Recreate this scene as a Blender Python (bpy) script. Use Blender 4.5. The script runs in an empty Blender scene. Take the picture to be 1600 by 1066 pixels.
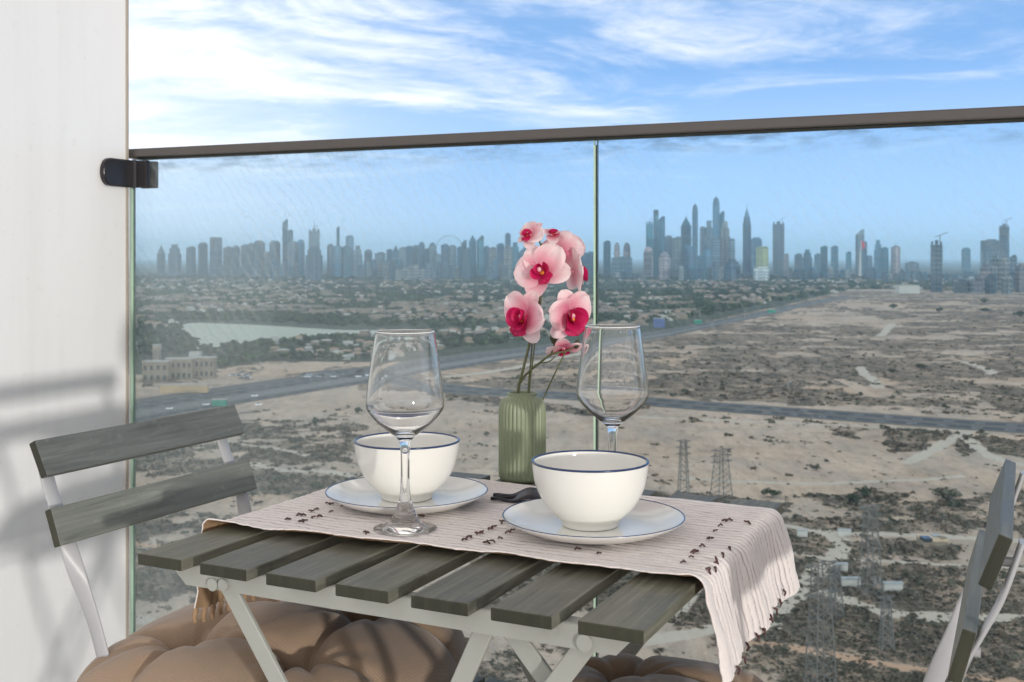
import bpy, bmesh, math, random
import numpy as np
from mathutils import Vector, Matrix, Euler

R = math.radians
sc = bpy.context.scene
col = sc.collection
random.seed(7); rng = np.random.default_rng(7)

# ------------------------------------------------------------------ camera, sky, sun, exposure
FPX = 1737.0; CX = 800.0; HY = 404.0; CAMZ = 1.005; HG = 100.0; GZ = CAMZ - HG
cam = bpy.data.objects.new('camera', bpy.data.cameras.new('camera')); col.objects.link(cam); sc.camera = cam
cam.location = (0, 0, CAMZ); cam.rotation_euler = (R(90), 0, 0)
cam.data.sensor_width = 36; cam.data.lens = 36 * FPX / 1600; cam.data.shift_y = -(533 - HY) / 1600
cam.data.clip_start = .05; cam.data.clip_end = 90000
cam.data.dof.use_dof = True; cam.data.dof.focus_distance = 1.3; cam.data.dof.aperture_fstop = 18

SUN_EL = 2.0; SUN_DIR = Vector((.487, -.877, 0)).normalized()
sun = bpy.data.objects.new('sun', bpy.data.lights.new('sun', 'SUN')); col.objects.link(sun)
sun.data.energy = 2.0; sun.data.angle = R(2.2); sun.data.color = (1, .95, .88)
sd = Vector((SUN_DIR.x * math.cos(R(SUN_EL)), SUN_DIR.y * math.cos(R(SUN_EL)), math.sin(R(SUN_EL))))
sun.rotation_euler = sd.to_track_quat('Z', 'Y').to_euler()

world = bpy.data.worlds.new('World'); sc.world = world; world.use_nodes = True
def build_world():
    nt = world.node_tree; nt.nodes.clear(); N = nt.nodes.new; L = nt.links.new
    out = N('ShaderNodeOutputWorld'); bg = N('ShaderNodeBackground')
    sky = N('ShaderNodeTexSky'); sky.sky_type = 'NISHITA'; sky.sun_disc = False
    sky.sun_elevation = R(SUN_EL); sky.sun_rotation = math.atan2(SUN_DIR.x, SUN_DIR.y)
    sky.air_density = 1.4; sky.dust_density = .4; sky.ozone_density = 2.5
    tc = N('ShaderNodeTexCoord'); sep = N('ShaderNodeSeparateXYZ'); L(tc.outputs['Generated'], sep.inputs[0])
    def m(op, a, b=None, c=None, clamp=False):
        n = N('ShaderNodeMath'); n.operation = op; n.use_clamp = clamp
        for i, v in enumerate((a, b, c)):
            if v is None: continue
            if isinstance(v, (int, float)): n.inputs[i].default_value = v
            else: L(v, n.inputs[i])
        return n.outputs[0]
    z = m('MAXIMUM', sep.outputs[2], 0.0)
    zz = m('ADD', z, .10)
    cv = N('ShaderNodeCombineXYZ')
    L(m('DIVIDE', sep.outputs[0], zz), cv.inputs[0]); L(m('DIVIDE', sep.outputs[1], zz), cv.inputs[1])
    rot = N('ShaderNodeMapping'); rot.vector_type = 'POINT'; rot.inputs['Rotation'].default_value = (0, 0, R(38)); rot.inputs['Scale'].default_value = (.72, 1.0, 1)
    rot.inputs['Location'].default_value = (3.1, 1.4, 0)
    L(cv.outputs[0], rot.inputs[0])
    def noise(scale, detail, rough, dist, loc=None):
        n = N('ShaderNodeTexNoise'); n.inputs['Scale'].default_value = scale; n.inputs['Detail'].default_value = detail
        n.inputs['Roughness'].default_value = rough; n.inputs['Distortion'].default_value = dist
        L(rot.outputs[0], n.inputs['Vector']); return n.outputs[0]
    n1 = noise(1.15, 11, .60, 1.6); n2 = noise(6, 8, .7, 1.6)
    v = m('ADD', m('MULTIPLY', n1, .8), m('MULTIPLY', n2, .2))
    # the veil of cloud is thicker towards the west (the wall side)
    west = m('MULTIPLY', sep.outputs[0], -.22)
    v = m('ADD', v, west)
    over = N('ShaderNodeMapRange'); over.inputs['From Min'].default_value = .25; over.inputs['From Max'].default_value = .6; over.inputs['To Max'].default_value = .16; L(z, over.inputs[0])
    v = m('ADD', v, over.outputs[0])
    low = N('ShaderNodeMapRange'); low.inputs['From Min'].default_value = .05; low.inputs['From Max'].default_value = .15; low.inputs['To Min'].default_value = -.16; low.inputs['To Max'].default_value = 0; L(z, low.inputs[0])
    v = m('ADD', v, low.outputs[0])
    mr = N('ShaderNodeMapRange'); mr.interpolation_type = 'SMOOTHSTEP'; mr.inputs['From Min'].default_value = .38; mr.inputs['From Max'].default_value = .74
    L(v, mr.inputs[0])
    # sky colour : Nishita, tinted by altitude haze
    tint = N('ShaderNodeMix'); tint.data_type = 'RGBA'; tint.blend_type = 'MULTIPLY'; tint.inputs[0].default_value = 1
    L(sky.outputs[0], tint.inputs[6]); tint.inputs[7].default_value = SKY_TINT
    hi = N('ShaderNodeMapRange'); hi.inputs['From Min'].default_value = .05; hi.inputs['From Max'].default_value = .55; L(z, hi.inputs[0])
    deep = N('ShaderNodeMix'); deep.data_type = 'RGBA'; deep.inputs[6].default_value = BLUE_LOW; deep.inputs[7].default_value = BLUE_HIGH; L(hi.outputs[0], deep.inputs[0])
    veil = N('ShaderNodeMix'); veil.data_type = 'RGBA'; veil.inputs[0].default_value = .85; L(tint.outputs[2], veil.inputs[6]); L(deep.outputs[2], veil.inputs[7])
    hz = N('ShaderNodeMapRange'); hz.inputs['From Min'].default_value = -.01; hz.inputs['From Max'].default_value = .17; L(z, hz.inputs[0])
    base = N('ShaderNodeMix'); base.data_type = 'RGBA'; L(hz.outputs[0], base.inputs[0])
    base.inputs[6].default_value = HORIZON_COL; L(veil.outputs[2], base.inputs[7])
    # warm bright sky round the low sun, whitish glow over the western horizon
    dt = N('ShaderNodeVectorMath'); dt.operation = 'DOT_PRODUCT'; L(tc.outputs['Generated'], dt.inputs[0]); dt.inputs[1].default_value = (SUN_DIR.x, SUN_DIR.y, .03)
    sg = N('ShaderNodeMapRange'); sg.interpolation_type = 'SMOOTHSTEP'; sg.inputs['From Min'].default_value = .1; sg.inputs['From Max'].default_value = 1.0; L(dt.outputs['Value'], sg.inputs[0])
    b2 = N('ShaderNodeMix'); b2.data_type = 'RGBA'; L(base.outputs[2], b2.inputs[6]); b2.inputs[7].default_value = SUNSIDE_COL; L(m('MULTIPLY', sg.outputs[0], .85), b2.inputs[0])
    wg = N('ShaderNodeMapRange'); wg.interpolation_type = 'SMOOTHSTEP'; wg.inputs['From Min'].default_value = .02; wg.inputs['From Max'].default_value = -.48; L(sep.outputs[0], wg.inputs[0])
    wz = N('ShaderNodeMapRange'); wz.inputs['From Min'].default_value = .30; wz.inputs['From Max'].default_value = .0; L(z, wz.inputs[0])
    b3 = N('ShaderNodeMix'); b3.data_type = 'RGBA'; L(b2.outputs[2], b3.inputs[6]); b3.inputs[7].default_value = WEST_COL; L(m('MULTIPLY', m('MULTIPLY', wg.outputs[0], wz.outputs[0]), .9), b3.inputs[0])
    base = b3
    cl = N('ShaderNodeMix'); cl.data_type = 'RGBA'; 
    gl = N('ShaderNodeMapRange'); gl.inputs['From Min'].default_value = 0; gl.inputs['From Max'].default_value = -.75; L(sep.outputs[0], gl.inputs[0])
    cc = N('ShaderNodeMix'); cc.data_type = 'RGBA'; cc.inputs[6].default_value = CLOUD_COL; cc.inputs[7].default_value = CLOUD_WEST; L(gl.outputs[0], cc.inputs[0]); L(cc.outputs[2], cl.inputs[7])
    L(m('MULTIPLY', mr.outputs[0], .88), cl.inputs[0]); L(base.outputs[2], cl.inputs[6])
    L(cl.outputs[2], bg.inputs[0]); bg.inputs[1].default_value = .1
    L(bg.outputs[0], out.inputs[0])
SUNSIDE_COL = (7.4, 6.8, 6.1, 1)
WEST_COL = (8.2, 8.0, 8.4, 1)
SKY_TINT = (1.0, 1.0, 1.0, 1)
HORIZON_COL = (4.3, 5.5, 7.2, 1)
CLOUD_COL = (6.9, 6.75, 6.8, 1)
CLOUD_WEST = (10.5, 10.0, 9.4, 1)
BLUE_LOW = (.70, 2.6, 6.1, 1)
BLUE_HIGH = (2.3, 2.6, 3.2, 1)
build_world()
sc.view_settings.view_transform = 'Standard'; sc.view_settings.look = 'None'; sc.view_settings.gamma = 1
sc.view_settings.use_curve_mapping = False; sc.view_settings.exposure = 1.0
cy = sc.cycles
cy.use_denoising = True
cy.max_bounces = 14; cy.transmission_bounces = 12; cy.transparent_max_bounces = 24; cy.volume_bounces = 1
cy.caustics_refractive = True; cy.blur_glossy = 1.0; cy.caustics_reflective = False; cy.sample_clamp_indirect = 6

# ------------------------------------------------------------------ helpers
def ground_at(px, py):
    d = FPX * HG / (py - HY); return ((px - CX) / FPX * d, d)
def at_depth(px, py, d): return Vector(((px - CX) / FPX * d, d, CAMZ - (py - HY) / FPX * d))
def at_z(px, py, z):
    d = FPX * (CAMZ - z) / (py - HY); return Vector(((px - CX) / FPX * d, d, z))

def tag(o, label=None, cat=None, group=None, kind=None):
    if label: o['label'] = label
    if cat: o['category'] = cat
    if group: o['group'] = group
    if kind: o['kind'] = kind
    return o
def empty(name, loc=(0, 0, 0), rz=0, label=None, cat=None, group=None):
    o = bpy.data.objects.new(name, None); col.objects.link(o); o.location = loc; o.rotation_euler = (0, 0, rz)
    o.empty_display_size = .1
    return tag(o, label, cat, group)
def link(name, me, parent=None, loc=None, mats=()):
    o = bpy.data.objects.new(name, me); col.objects.link(o)
    for m_ in mats: me.materials.append(m_)
    if parent: o.parent = parent
    if loc is not None: o.location = loc
    return o
def bm_obj(name, bm, mat, parent=None, smooth=False, loc=None):
    me = bpy.data.meshes.new(name); bm.to_mesh(me); bm.free()
    if smooth:
        me.polygons.foreach_set('use_smooth', [True] * len(me.polygons))
    mats = mat if isinstance(mat, (list, tuple)) else [mat]
    return link(name, me, parent, loc, mats)
def auto_smooth(o, ang=40):
    me = o.data
    me.polygons.foreach_set('use_smooth', [True] * len(me.polygons))
    bm = bmesh.new(); bm.from_mesh(me)
    for e in bm.edges:
        if len(e.link_faces) == 2 and e.calc_face_angle(0) > R(ang): e.smooth = False
    bm.to_mesh(me); bm.free()
    return o
def np_mesh(name, V, F, smooth=False, mats=(), parent=None):
    """V (n,3), F (m,k) all of one size"""
    me = bpy.data.meshes.new(name); V = np.asarray(V, dtype=np.float32); F = np.asarray(F, dtype=np.int32)
    me.vertices.add(len(V)); me.vertices.foreach_set('co', V.ravel())
    k = F.shape[1]; me.loops.add(F.size); me.loops.foreach_set('vertex_index', F.ravel())
    me.polygons.add(len(F)); me.polygons.foreach_set('loop_start', np.arange(0, F.size, k, dtype=np.int32))
    me.polygons.foreach_set('loop_total', np.full(len(F), k, dtype=np.int32))
    if smooth: me.polygons.foreach_set('use_smooth', np.ones(len(F), dtype=bool))
    me.update(calc_edges=True); me.validate()
    return link(name, me, parent, None, mats)
def grid_faces(nr, nc, closed=False):
    i = np.arange(nr - 1)[:, None]; j = np.arange(nc - 1 if not closed else nc)[None, :]; j2 = (j + 1) % nc
    return np.stack([i * nc + j, i * nc + j2, (i + 1) * nc + j2, (i + 1) * nc + j], -1).reshape(-1, 4)
def box(bm, size, M=None, bevel=0, seg=2):
    r = bmesh.ops.create_cube(bm, size=1)
    vs = r['verts']
    bmesh.ops.scale(bm, vec=size, verts=vs)
    if bevel:
        es = list({e for v in vs for e in v.link_edges})
        rb = bmesh.ops.bevel(bm, geom=es, offset=bevel, segments=seg, profile=.6, affect='EDGES')
        vs = list({v for f in rb['faces'] for v in f.verts} | {v for v in vs if v.is_valid})
    if M is not None: bmesh.ops.transform(bm, matrix=M, verts=vs)
    return vs
def T(x, y, z, rx=0, ry=0, rz=0): return Matrix.Translation((x, y, z)) @ Euler((rx, ry, rz)).to_matrix().to_4x4()
def lathe(bm, prof, seg=48, flute=None):
    rings = []
    for r, z in prof:
        if r <= 1e-6: rings.append([bm.verts.new((0, 0, z))]); continue
        ring = []
        for k in range(seg):
            a = 2 * math.pi * k / seg; rr = r if flute is None else flute(r, z, a)
            ring.append(bm.verts.new((rr * math.cos(a), rr * math.sin(a), z)))
        rings.append(ring)
    for a, b in zip(rings, rings[1:]):
        if len(a) == 1 and len(b) == 1: continue
        for k in range(seg):
            k2 = (k + 1) % seg
            if len(a) == 1: bm.faces.new((a[0], b[k2], b[k]))
            elif len(b) == 1: bm.faces.new((a[k], a[k2], b[0]))
            else: bm.faces.new((a[k], a[k2], b[k2], b[k]))
    bmesh.ops.recalc_face_normals(bm, faces=bm.faces)
def smooth_prof(pts, n=6):
    out = []
    P = [pts[0]] + list(pts) + [pts[-1]]
    for i in range(1, len(P) - 2):
        p0, p1, p2, p3 = [np.array(q, float) for q in P[i - 1:i + 3]]
        for k in range(n):
            t = k / n
            out.append(tuple(.5 * ((2 * p1) + (-p0 + p2) * t + (2 * p0 - 5 * p1 + 4 * p2 - p3) * t * t + (-p0 + 3 * p1 - 3 * p2 + p3) * t ** 3)))
    out.append(tuple(pts[-1]))
    return [(max(0, a), b) for a, b in out]
def tube(bm, pts, rads, seg=8, cap=True):
    pts = [Vector(p) for p in pts]; rings = []
    up = Vector((0, 0, 1)); prev = None
    for i, p in enumerate(pts):
        d = (pts[min(i + 1, len(pts) - 1)] - pts[max(i - 1, 0)]).normalized()
        n = (prev - d * prev.dot(d)) if prev else d.orthogonal()
        n.normalize(); prev = n; b = d.cross(n)
        r = rads[i] if hasattr(rads, '__len__') else rads
        rings.append([bm.verts.new(p + (n * math.cos(2 * math.pi * k / seg) + b * math.sin(2 * math.pi * k / seg)) * r) for k in range(seg)])
    for a, b in zip(rings, rings[1:]):
        for k in range(seg): bm.faces.new((a[k], a[(k + 1) % seg], b[(k + 1) % seg], b[k]))
    if cap: bm.faces.new(rings[0][::-1]); bm.faces.new(rings[-1])
def bar(bm, a, b, w, t, side=(0, 1, 0)):
    """flat bar from a to b: width w along 'across', thickness t along 'side'"""
    a, b = Vector(a), Vector(b); d = (b - a).normalized(); s = Vector(side).normalized(); c = d.cross(s).normalized(); s = c.cross(d).normalized()
    M = Matrix(((c.x, s.x, d.x, 0), (c.y, s.y, d.y, 0), (c.z, s.z, d.z, 0), (0, 0, 0, 1)))
    M = Matrix.Translation((a + b) / 2) @ M
    return box(bm, (w, t, (b - a).length), M, bevel=min(w, t) * .18, seg=1)

def hash2(ix, iy, seed):
    n = (ix.astype(np.int64) * 374761393 + iy.astype(np.int64) * 668265263 + seed * 1442695041) & 0x7fffffff
    n = (n ^ (n >> 13)) * 1274126177 & 0x7fffffff
    n = (n ^ (n >> 16)) * 668265263 & 0x7fffffff
    return ((n ^ (n >> 15)) & 0xffff) / 65535.0
def vnoise(x, y, seed=0):
    x = np.asarray(x, float); y = np.asarray(y, float)
    ix = np.floor(x); iy = np.floor(y); fx = x - ix; fy = y - iy
    fx = fx * fx * (3 - 2 * fx); fy = fy * fy * (3 - 2 * fy)
    a = hash2(ix, iy, seed); b = hash2(ix + 1, iy, seed); c = hash2(ix, iy + 1, seed); d = hash2(ix + 1, iy + 1, seed)
    return (a * (1 - fx) + b * fx) * (1 - fy) + (c * (1 - fx) + d * fx) * fy
def fbm(x, y, seed=0, oct=4, gain=.5):
    s = 0; amp = 1; tot = 0
    for k in range(oct):
        s = s + amp * vnoise(x * 2 ** k, y * 2 ** k, seed + k * 17); tot += amp; amp *= gain
    return s / tot
def sstep(a, b, x): t = np.clip((x - a) / (b - a), 0, 1); return t * t * (3 - 2 * t)

# ------------------------------------------------------------------ materials
class Mt:
    def __init__(s, name, base=(.5, .5, .5), rough=.5, metal=0, spec=.5, **kw):
        s.m = bpy.data.materials.new(name); s.m.use_nodes = True; s.nt = s.m.node_tree
        s.b = s.nt.nodes['Principled BSDF']; s.out = s.nt.nodes['Material Output']
        s.set('Base Color', (*base, 1)); s.set('Roughness', rough); s.set('Metallic', metal); s.set('Specular IOR Level', spec)
        for k, v in kw.items(): s.set(k.replace('_', ' '), v)
    def set(s, k, v): s.b.inputs[k].default_value = v
    def n(s, t, **kw):
        nd = s.nt.nodes.new(t)
        for k, v in kw.items():
            if k.startswith('i_'):
                kk = k[2:].replace('_', ' '); nd.inputs[int(kk) if kk.isdigit() else kk].default_value = v
            else: setattr(nd, k, v)
        return nd
    def l(s, a, b): s.nt.links.new(a, b)
    def coord(s, which='Object', scale=(1, 1, 1), rot=(0, 0, 0), loc=(0, 0, 0)):
        t = s.n('ShaderNodeTexCoord'); m = s.n('ShaderNodeMapping'); s.l(t.outputs[which], m.inputs[0])
        m.inputs['Scale'].default_value = scale; m.inputs['Rotation'].default_value = rot; m.inputs['Location'].default_value = loc
        return m.outputs[0]
    def noise(s, vec, scale=5, detail=4, rough=.5, dist=0):
        n = s.n('ShaderNodeTexNoise'); s.l(vec, n.inputs['Vector'])
        n.inputs['Scale'].default_value = scale; n.inputs['Detail'].default_value = detail; n.inputs['Roughness'].default_value = rough; n.inputs['Distortion'].default_value = dist
        return n.outputs[0]
    def ramp(s, fac, stops):
        r = s.n('ShaderNodeValToRGB'); s.l(fac, r.inputs[0]); e = r.color_ramp.elements
        while len(e) < len(stops): e.new(.5)
        for el, (p, c) in zip(e, stops): el.position = p; el.color = (*c, 1) if len(c) == 3 else c
        return r.outputs[0]
    def mix(s, fac, a, b, mode='MIX'):
        m = s.n('ShaderNodeMix', data_type='RGBA', blend_type=mode)
        for i, v in ((0, fac), (6, a), (7, b)):
            if isinstance(v, (int, float)): m.inputs[i].default_value = v
            elif isinstance(v, tuple): m.inputs[i].default_value = (*v, 1) if len(v) == 3 else v
            else: s.l(v, m.inputs[i])
        return m.outputs[2]
    def math(s, op, a, b=0.0, clamp=False):
        m = s.n('ShaderNodeMath', operation=op, use_clamp=clamp)
        for i, v in enumerate((a, b)):
            if isinstance(v, (int, float)): m.inputs[i].default_value = v
            else: s.l(v, m.inputs[i])
        return m.outputs[0]
    def mr(s, v, a, b, c=0, d=1):
        m = s.n('ShaderNodeMapRange'); s.l(v, m.inputs[0])
        for i, x in enumerate((a, b, c, d)): m.inputs[i + 1].default_value = x
        return m.outputs[0]
    def bump(s, h, strength=.3, dist=.001):
        b = s.n('ShaderNodeBump'); b.inputs['Strength'].default_value = strength; b.inputs['Distance'].default_value = dist
        s.l(h, b.inputs['Height']); s.l(b.outputs[0], s.b.inputs['Normal']); return b
    def attr(s, name):
        a = s.n('ShaderNodeAttribute', attribute_name=name); return a
def simple(name, base, rough=.5, nz=.12, scale=30, metal=0, bump=0, bdist=.0005, **kw):
    M = Mt(name, base, rough, metal, **kw)
    v = M.coord('Object'); n = M.noise(v, scale, 5, .6)
    c = M.mix(n, tuple(max(0, x * (1 - nz)) for x in base), tuple(min(1, x * (1 + nz)) for x in base))
    M.l(c, M.b.inputs['Base Color'])
    if bump: M.bump(M.noise(v, scale * 3, 4, .6), bump, bdist)
    return M.m

def wood_mat(name, axis, dark, light):
    M = Mt(name, light, .52, spec=.35)
    sc_ = [38, 38, 38]; sc_[axis] = 2.6
    oi = M.n('ShaderNodeObjectInfo'); t = M.n('ShaderNodeTexCoord'); add = M.n('ShaderNodeVectorMath', operation='ADD')
    mul = M.n('ShaderNodeVectorMath', operation='SCALE'); cmb = M.n('ShaderNodeCombineXYZ')
    for i in range(3): M.l(oi.outputs['Random'], cmb.inputs[i])
    M.l(cmb.outputs[0], mul.inputs[0]); mul.inputs['Scale'].default_value = 9
    M.l(t.outputs['Object'], add.inputs[0]); M.l(mul.outputs[0], add.inputs[1])
    mp = M.n('ShaderNodeMapping'); mp.inputs['Scale'].default_value = sc_; M.l(add.outputs[0], mp.inputs[0])
    g = M.noise(mp.outputs[0], 1.6, 8, .68, 1.1)
    mp2 = M.n('ShaderNodeMapping'); s2 = [220, 220, 220]; s2[axis] = 7; mp2.inputs['Scale'].default_value = s2; M.l(add.outputs[0], mp2.inputs[0])
    f = M.noise(mp2.outputs[0], 1, 4, .6)
    blot = M.noise(add.outputs[0], 9, 4, .6)
    c = M.ramp(g, [(.36, dark), (.47, tuple((a + b) / 2 for a, b in zip(dark, light))), (.60, light), (.68, tuple(a * .75 for a in light))])
    c = M.mix(M.mr(f, .35, .62, .0, .5), c, dark)
    c = M.mix(M.mr(blot, .42, .62, 0, .55), c, tuple(x * .66 for x in light)); c = M.mix(M.mr(M.noise(add.outputs[0], 60, 4, .7), .58, .7, 0, .18), c, tuple(min(1, x * 1.6) for x in light))
    c = M.mix(1.0, c, M.ramp(oi.outputs['Random'], [(0, (.8, .8, .82)), (1, (1.12, 1.1, 1.05))]), 'MULTIPLY')
    M.l(c, M.b.inputs['Base Color'])
    M.l(M.mr(g, .3, .7, .42, .62), M.b.inputs['Roughness'])
    M.bump(f, .35, .0006)
    return M.m
MAT = {}
MAT['slat'] = wood_mat('stained_wood_along_y', 1, (.062, .064, .048), (.215, .215, .175))
MAT['chair_slat'] = wood_mat('stained_wood_chair', 1, (.095, .105, .095), (.225, .242, .225))
MAT['shaded_end'] = wood_mat('shaded_end_grain', 2, (.026, .028, .018), (.050, .052, .036))  # slat ends coloured dark for the shade on them, with a grain pattern
MAT['steel'] = simple('pale_grey_painted_steel', (.36, .37, .34), .42, .06, 60, bump=.08)
MAT['chair_steel'] = simple('white_grey_painted_steel', (.40, .405, .42), .38, .05, 60, bump=.08)

def wall_mat():
    M = Mt('white_wall_panel', (.74, .74, .72), .32, spec=.35)
    v = M.coord('Object'); v2 = M.coord('Object', (1, 1, .25))
    n1 = M.noise(v2, 1.6, 6, .6, .5); n2 = M.noise(v, 45, 3, .6); n3 = M.noise(v, 190, 2, .5)
    c = M.mix(M.mr(n1, .35, .7), (.86, .87, .875), (.81, .82, .825))
    c = M.mix(M.mr(n2, .62, .78, 0, .25), c, (.6, .59, .56))
    vo = M.n('ShaderNodeTexVoronoi'); M.l(v, vo.inputs[0]); vo.inputs['Scale'].default_value = 14
    c = M.mix(M.mr(vo.outputs[0], .018, .03, .45, 0), c, (.45, .43, .4)); c = M.mix(M.mr(M.noise(M.coord('Object', (6, 6, .35)), 2, 5, .65), .5, .8, 0, .22), c, (.58, .58, .55))
    M.l(c, M.b.inputs['Base Color'])
    M.l(M.mr(n1, .3, .7, .28, .42), M.b.inputs['Roughness'])
    M.bump(M.math('ADD', M.noise(v, 12, 3, .5), M.math('MULTIPLY', n3, .2)), .12, .002)
    return M.m
MAT['wall'] = wall_mat()
MAT['wall_edge'] = simple('beige_sealant', (.40, .36, .31), .6, .1, 40)
MAT['rail'] = simple('dark_bronze_aluminium', (.105, .095, .09), .36, .08, 30, metal=.35)
MAT['clamp'] = simple('black_nylon', (.018, .016, .020), .28, .2, 50)
MAT['rubber'] = simple('gasket_rubber', (.03, .035, .03), .7, .2, 50)
MAT['glass_edge'] = simple('pane_edge_green', (.50, .70, .52), .22, .25, 14)
MAT['concrete'] = simple('balcony_floor_tile', (.42, .39, .35), .5, .1, 6)
MAT['ceiling'] = simple('balcony_ceiling_paint', (.75, .74, .71), .7, .03, 3)

def pane_mat():
    M = Mt('balcony_glass', (1, 1, 1)); nt = M.nt; nt.nodes.remove(M.b)
    tr = M.n('ShaderNodeBsdfTransparent'); tr.inputs[0].default_value = (.845, .918, .958, 1)
    gl = M.n('ShaderNodeBsdfGlossy'); gl.inputs['Roughness'].default_value = .02; gl.inputs['Color'].default_value = (.9, .97, 1, 1)
    fr = M.n('ShaderNodeFresnel'); fr.inputs[0].default_value = 1.30
    m1 = M.n('ShaderNodeMixShader'); M.l(fr.outputs[0], m1.inputs[0]); M.l(tr.outputs[0], m1.inputs[1]); M.l(gl.outputs[0], m1.inputs[2])
    # wiped-dry dust film: curved streaks, speckles, more of it near the wall and under the rail, plus a painted reflection of the wall
    df = M.n('ShaderNodeBsdfDiffuse'); df.inputs[0].default_value = (.78, .84, .82, 1)
    v = M.coord('Object', (1, 1, 1), (0, R(38), 0)); w = M.n('ShaderNodeTexWave', wave_type='BANDS', bands_direction='X')
    M.l(v, w.inputs[0])
    for k, x in (('Scale', 15), ('Distortion', 12), ('Detail', 4), ('Detail Scale', .7), ('Detail Roughness', .72)): w.inputs[k].default_value = x
    st = M.mr(w.outputs[1], .72, 1, 0, 1)
    obj = M.coord('Object')
    patch = M.mr(M.noise(obj, 2.3, 4, .6, .6), .42, .64)
    patch = M.math('MAXIMUM', patch, 0.0)
    streak = M.math('MULTIPLY', st, patch)
    sp = M.n('ShaderNodeTexVoronoi'); M.l(obj, sp.inputs[0]); sp.inputs['Scale'].default_value = 90
    speck = M.mr(sp.outputs[0], .05, .10, 1, 0)
    sx = M.n('ShaderNodeSeparateXYZ'); M.l(obj, sx.inputs[0])
    leftf = M.mr(sx.outputs[0], .0, 1.1, .30, .0)
    drip = M.mr(M.noise(M.coord('Object', (34, 34, 1.4)), 1, 4, .6), .55, .8, 0, .08)
    base = M.math('ADD', M.math('MULTIPLY', M.math('MAXIMUM', streak, M.math('MULTIPLY', st, leftf)), M.mr(sx.outputs[0], 0, 1.0, .30, .11)), M.math('MULTIPLY', speck, M.math('MULTIPLY', patch, .12)))
    base = M.math('ADD', base, M.math('MULTIPLY', drip, .5))
    base = M.math('ADD', base, M.math('MULTIPLY', leftf, M.mr(M.noise(obj, 1.2, 3, .5), .2, .75, .4, 1)))  # milky veil painted in for the white wall mirrored in the pane
    base = M.math('ADD', base, .003)
    # grime just below the rail
    top = M.math('MULTIPLY', M.mr(sx.outputs[2], 1.19, 1.233, 0, .6), M.mr(M.noise(M.coord('Object', (14, 14, 60)), 1, 5, .6), .45, .65))
    dark = M.n('ShaderNodeBsdfDiffuse'); dark.inputs[0].default_value = (.12, .2, .24, 1)
    m2 = M.n('ShaderNodeMixShader'); M.l(M.math('MULTIPLY', base, .5), m2.inputs[0]); M.l(m1.outputs[0], m2.inputs[1]); M.l(df.outputs[0], m2.inputs[2])
    m3 = M.n('ShaderNodeMixShader'); M.l(M.math('MULTIPLY', top, .6), m3.inputs[0]); M.l(m2.outputs[0], m3.inputs[1]); M.l(dark.outputs[0], m3.inputs[2])
    M.l(m3.outputs[0], M.out.inputs[0]); return M.m
MAT['pane'] = pane_mat()

MAT['porcelain'] = simple('cream_white_glazed_porcelain', (.80, .79, .75), .13, .02, 8)
MAT['blue_rim'] = simple('blue_glaze_line', (.022, .045, .125), .2, .3, 60)
MAT['vase'] = simple('sage_green_ceramic', (.225, .26, .165), .38, .07, 30)
MAT['leather'] = simple('dark_leather', (.022, .019, .026), .45, .25, 60, bump=.3)
MAT['rim_highlight'] = simple('painted_rim_highlight', (.8, .82, .84), .08, .02, 50)  # whitish ring colour painting the bright highlight on the glass rim
def drink_glass():
    M = Mt('clear_drinking_glass', (1, 1, 1), 0.0, spec=.5); M.set('Transmission Weight', 1); M.set('IOR', 1.46)
    tr = M.n('ShaderNodeBsdfTransparent'); tr.inputs[0].default_value = (.985, .985, .985, 1); df = M.n('ShaderNodeBsdfDiffuse'); df.inputs[0].default_value = (.95, .86, .76, 1)
    m1 = M.n('ShaderNodeMixShader'); m1.inputs[0].default_value = .0; M.l(M.b.outputs[0], m1.inputs[1]); M.l(tr.outputs[0], m1.inputs[2])
    m2 = M.n('ShaderNodeMixShader'); m2.inputs[0].default_value = .004; M.l(m1.outputs[0], m2.inputs[1]); M.l(df.outputs[0], m2.inputs[2]); M.l(m2.outputs[0], M.out.inputs[0]); return M.m
MAT['drink'] = drink_glass()

def cloth_mats():
    M = Mt('crinkled_cotton', (.6, .54, .53), .95, spec=.1)
    a = M.attr('crease_shade'); v = M.coord('Object')
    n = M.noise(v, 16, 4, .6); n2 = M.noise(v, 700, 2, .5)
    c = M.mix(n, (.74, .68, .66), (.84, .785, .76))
    c = M.mix(a.outputs['Fac'], c, (.13, .085, .12))  # shade in the pleat creases painted into the cotton as dark lines
    c = M.mix(M.mr(n2, .3, .7, 0, .25), c, (.45, .38, .37))
    M.l(c, M.b.inputs['Base Color']); M.set('Sheen Weight', .25)
    M.bump(n2, .5, .0006)
    B = Mt('tan_lining', (.36, .24, .15), .95, spec=.1)
    w = B.noise(B.coord('Object', (1, 1, 1)), 500, 2, .5)
    B.l(B.mix(w, (.26, .165, .09), (.42, .29, .19)), B.b.inputs['Base Color'])
    return M.m, B.m
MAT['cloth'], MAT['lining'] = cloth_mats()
MAT['bead'] = simple('brown_bead', (.075, .030, .028), .5, .4, 200)
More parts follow.
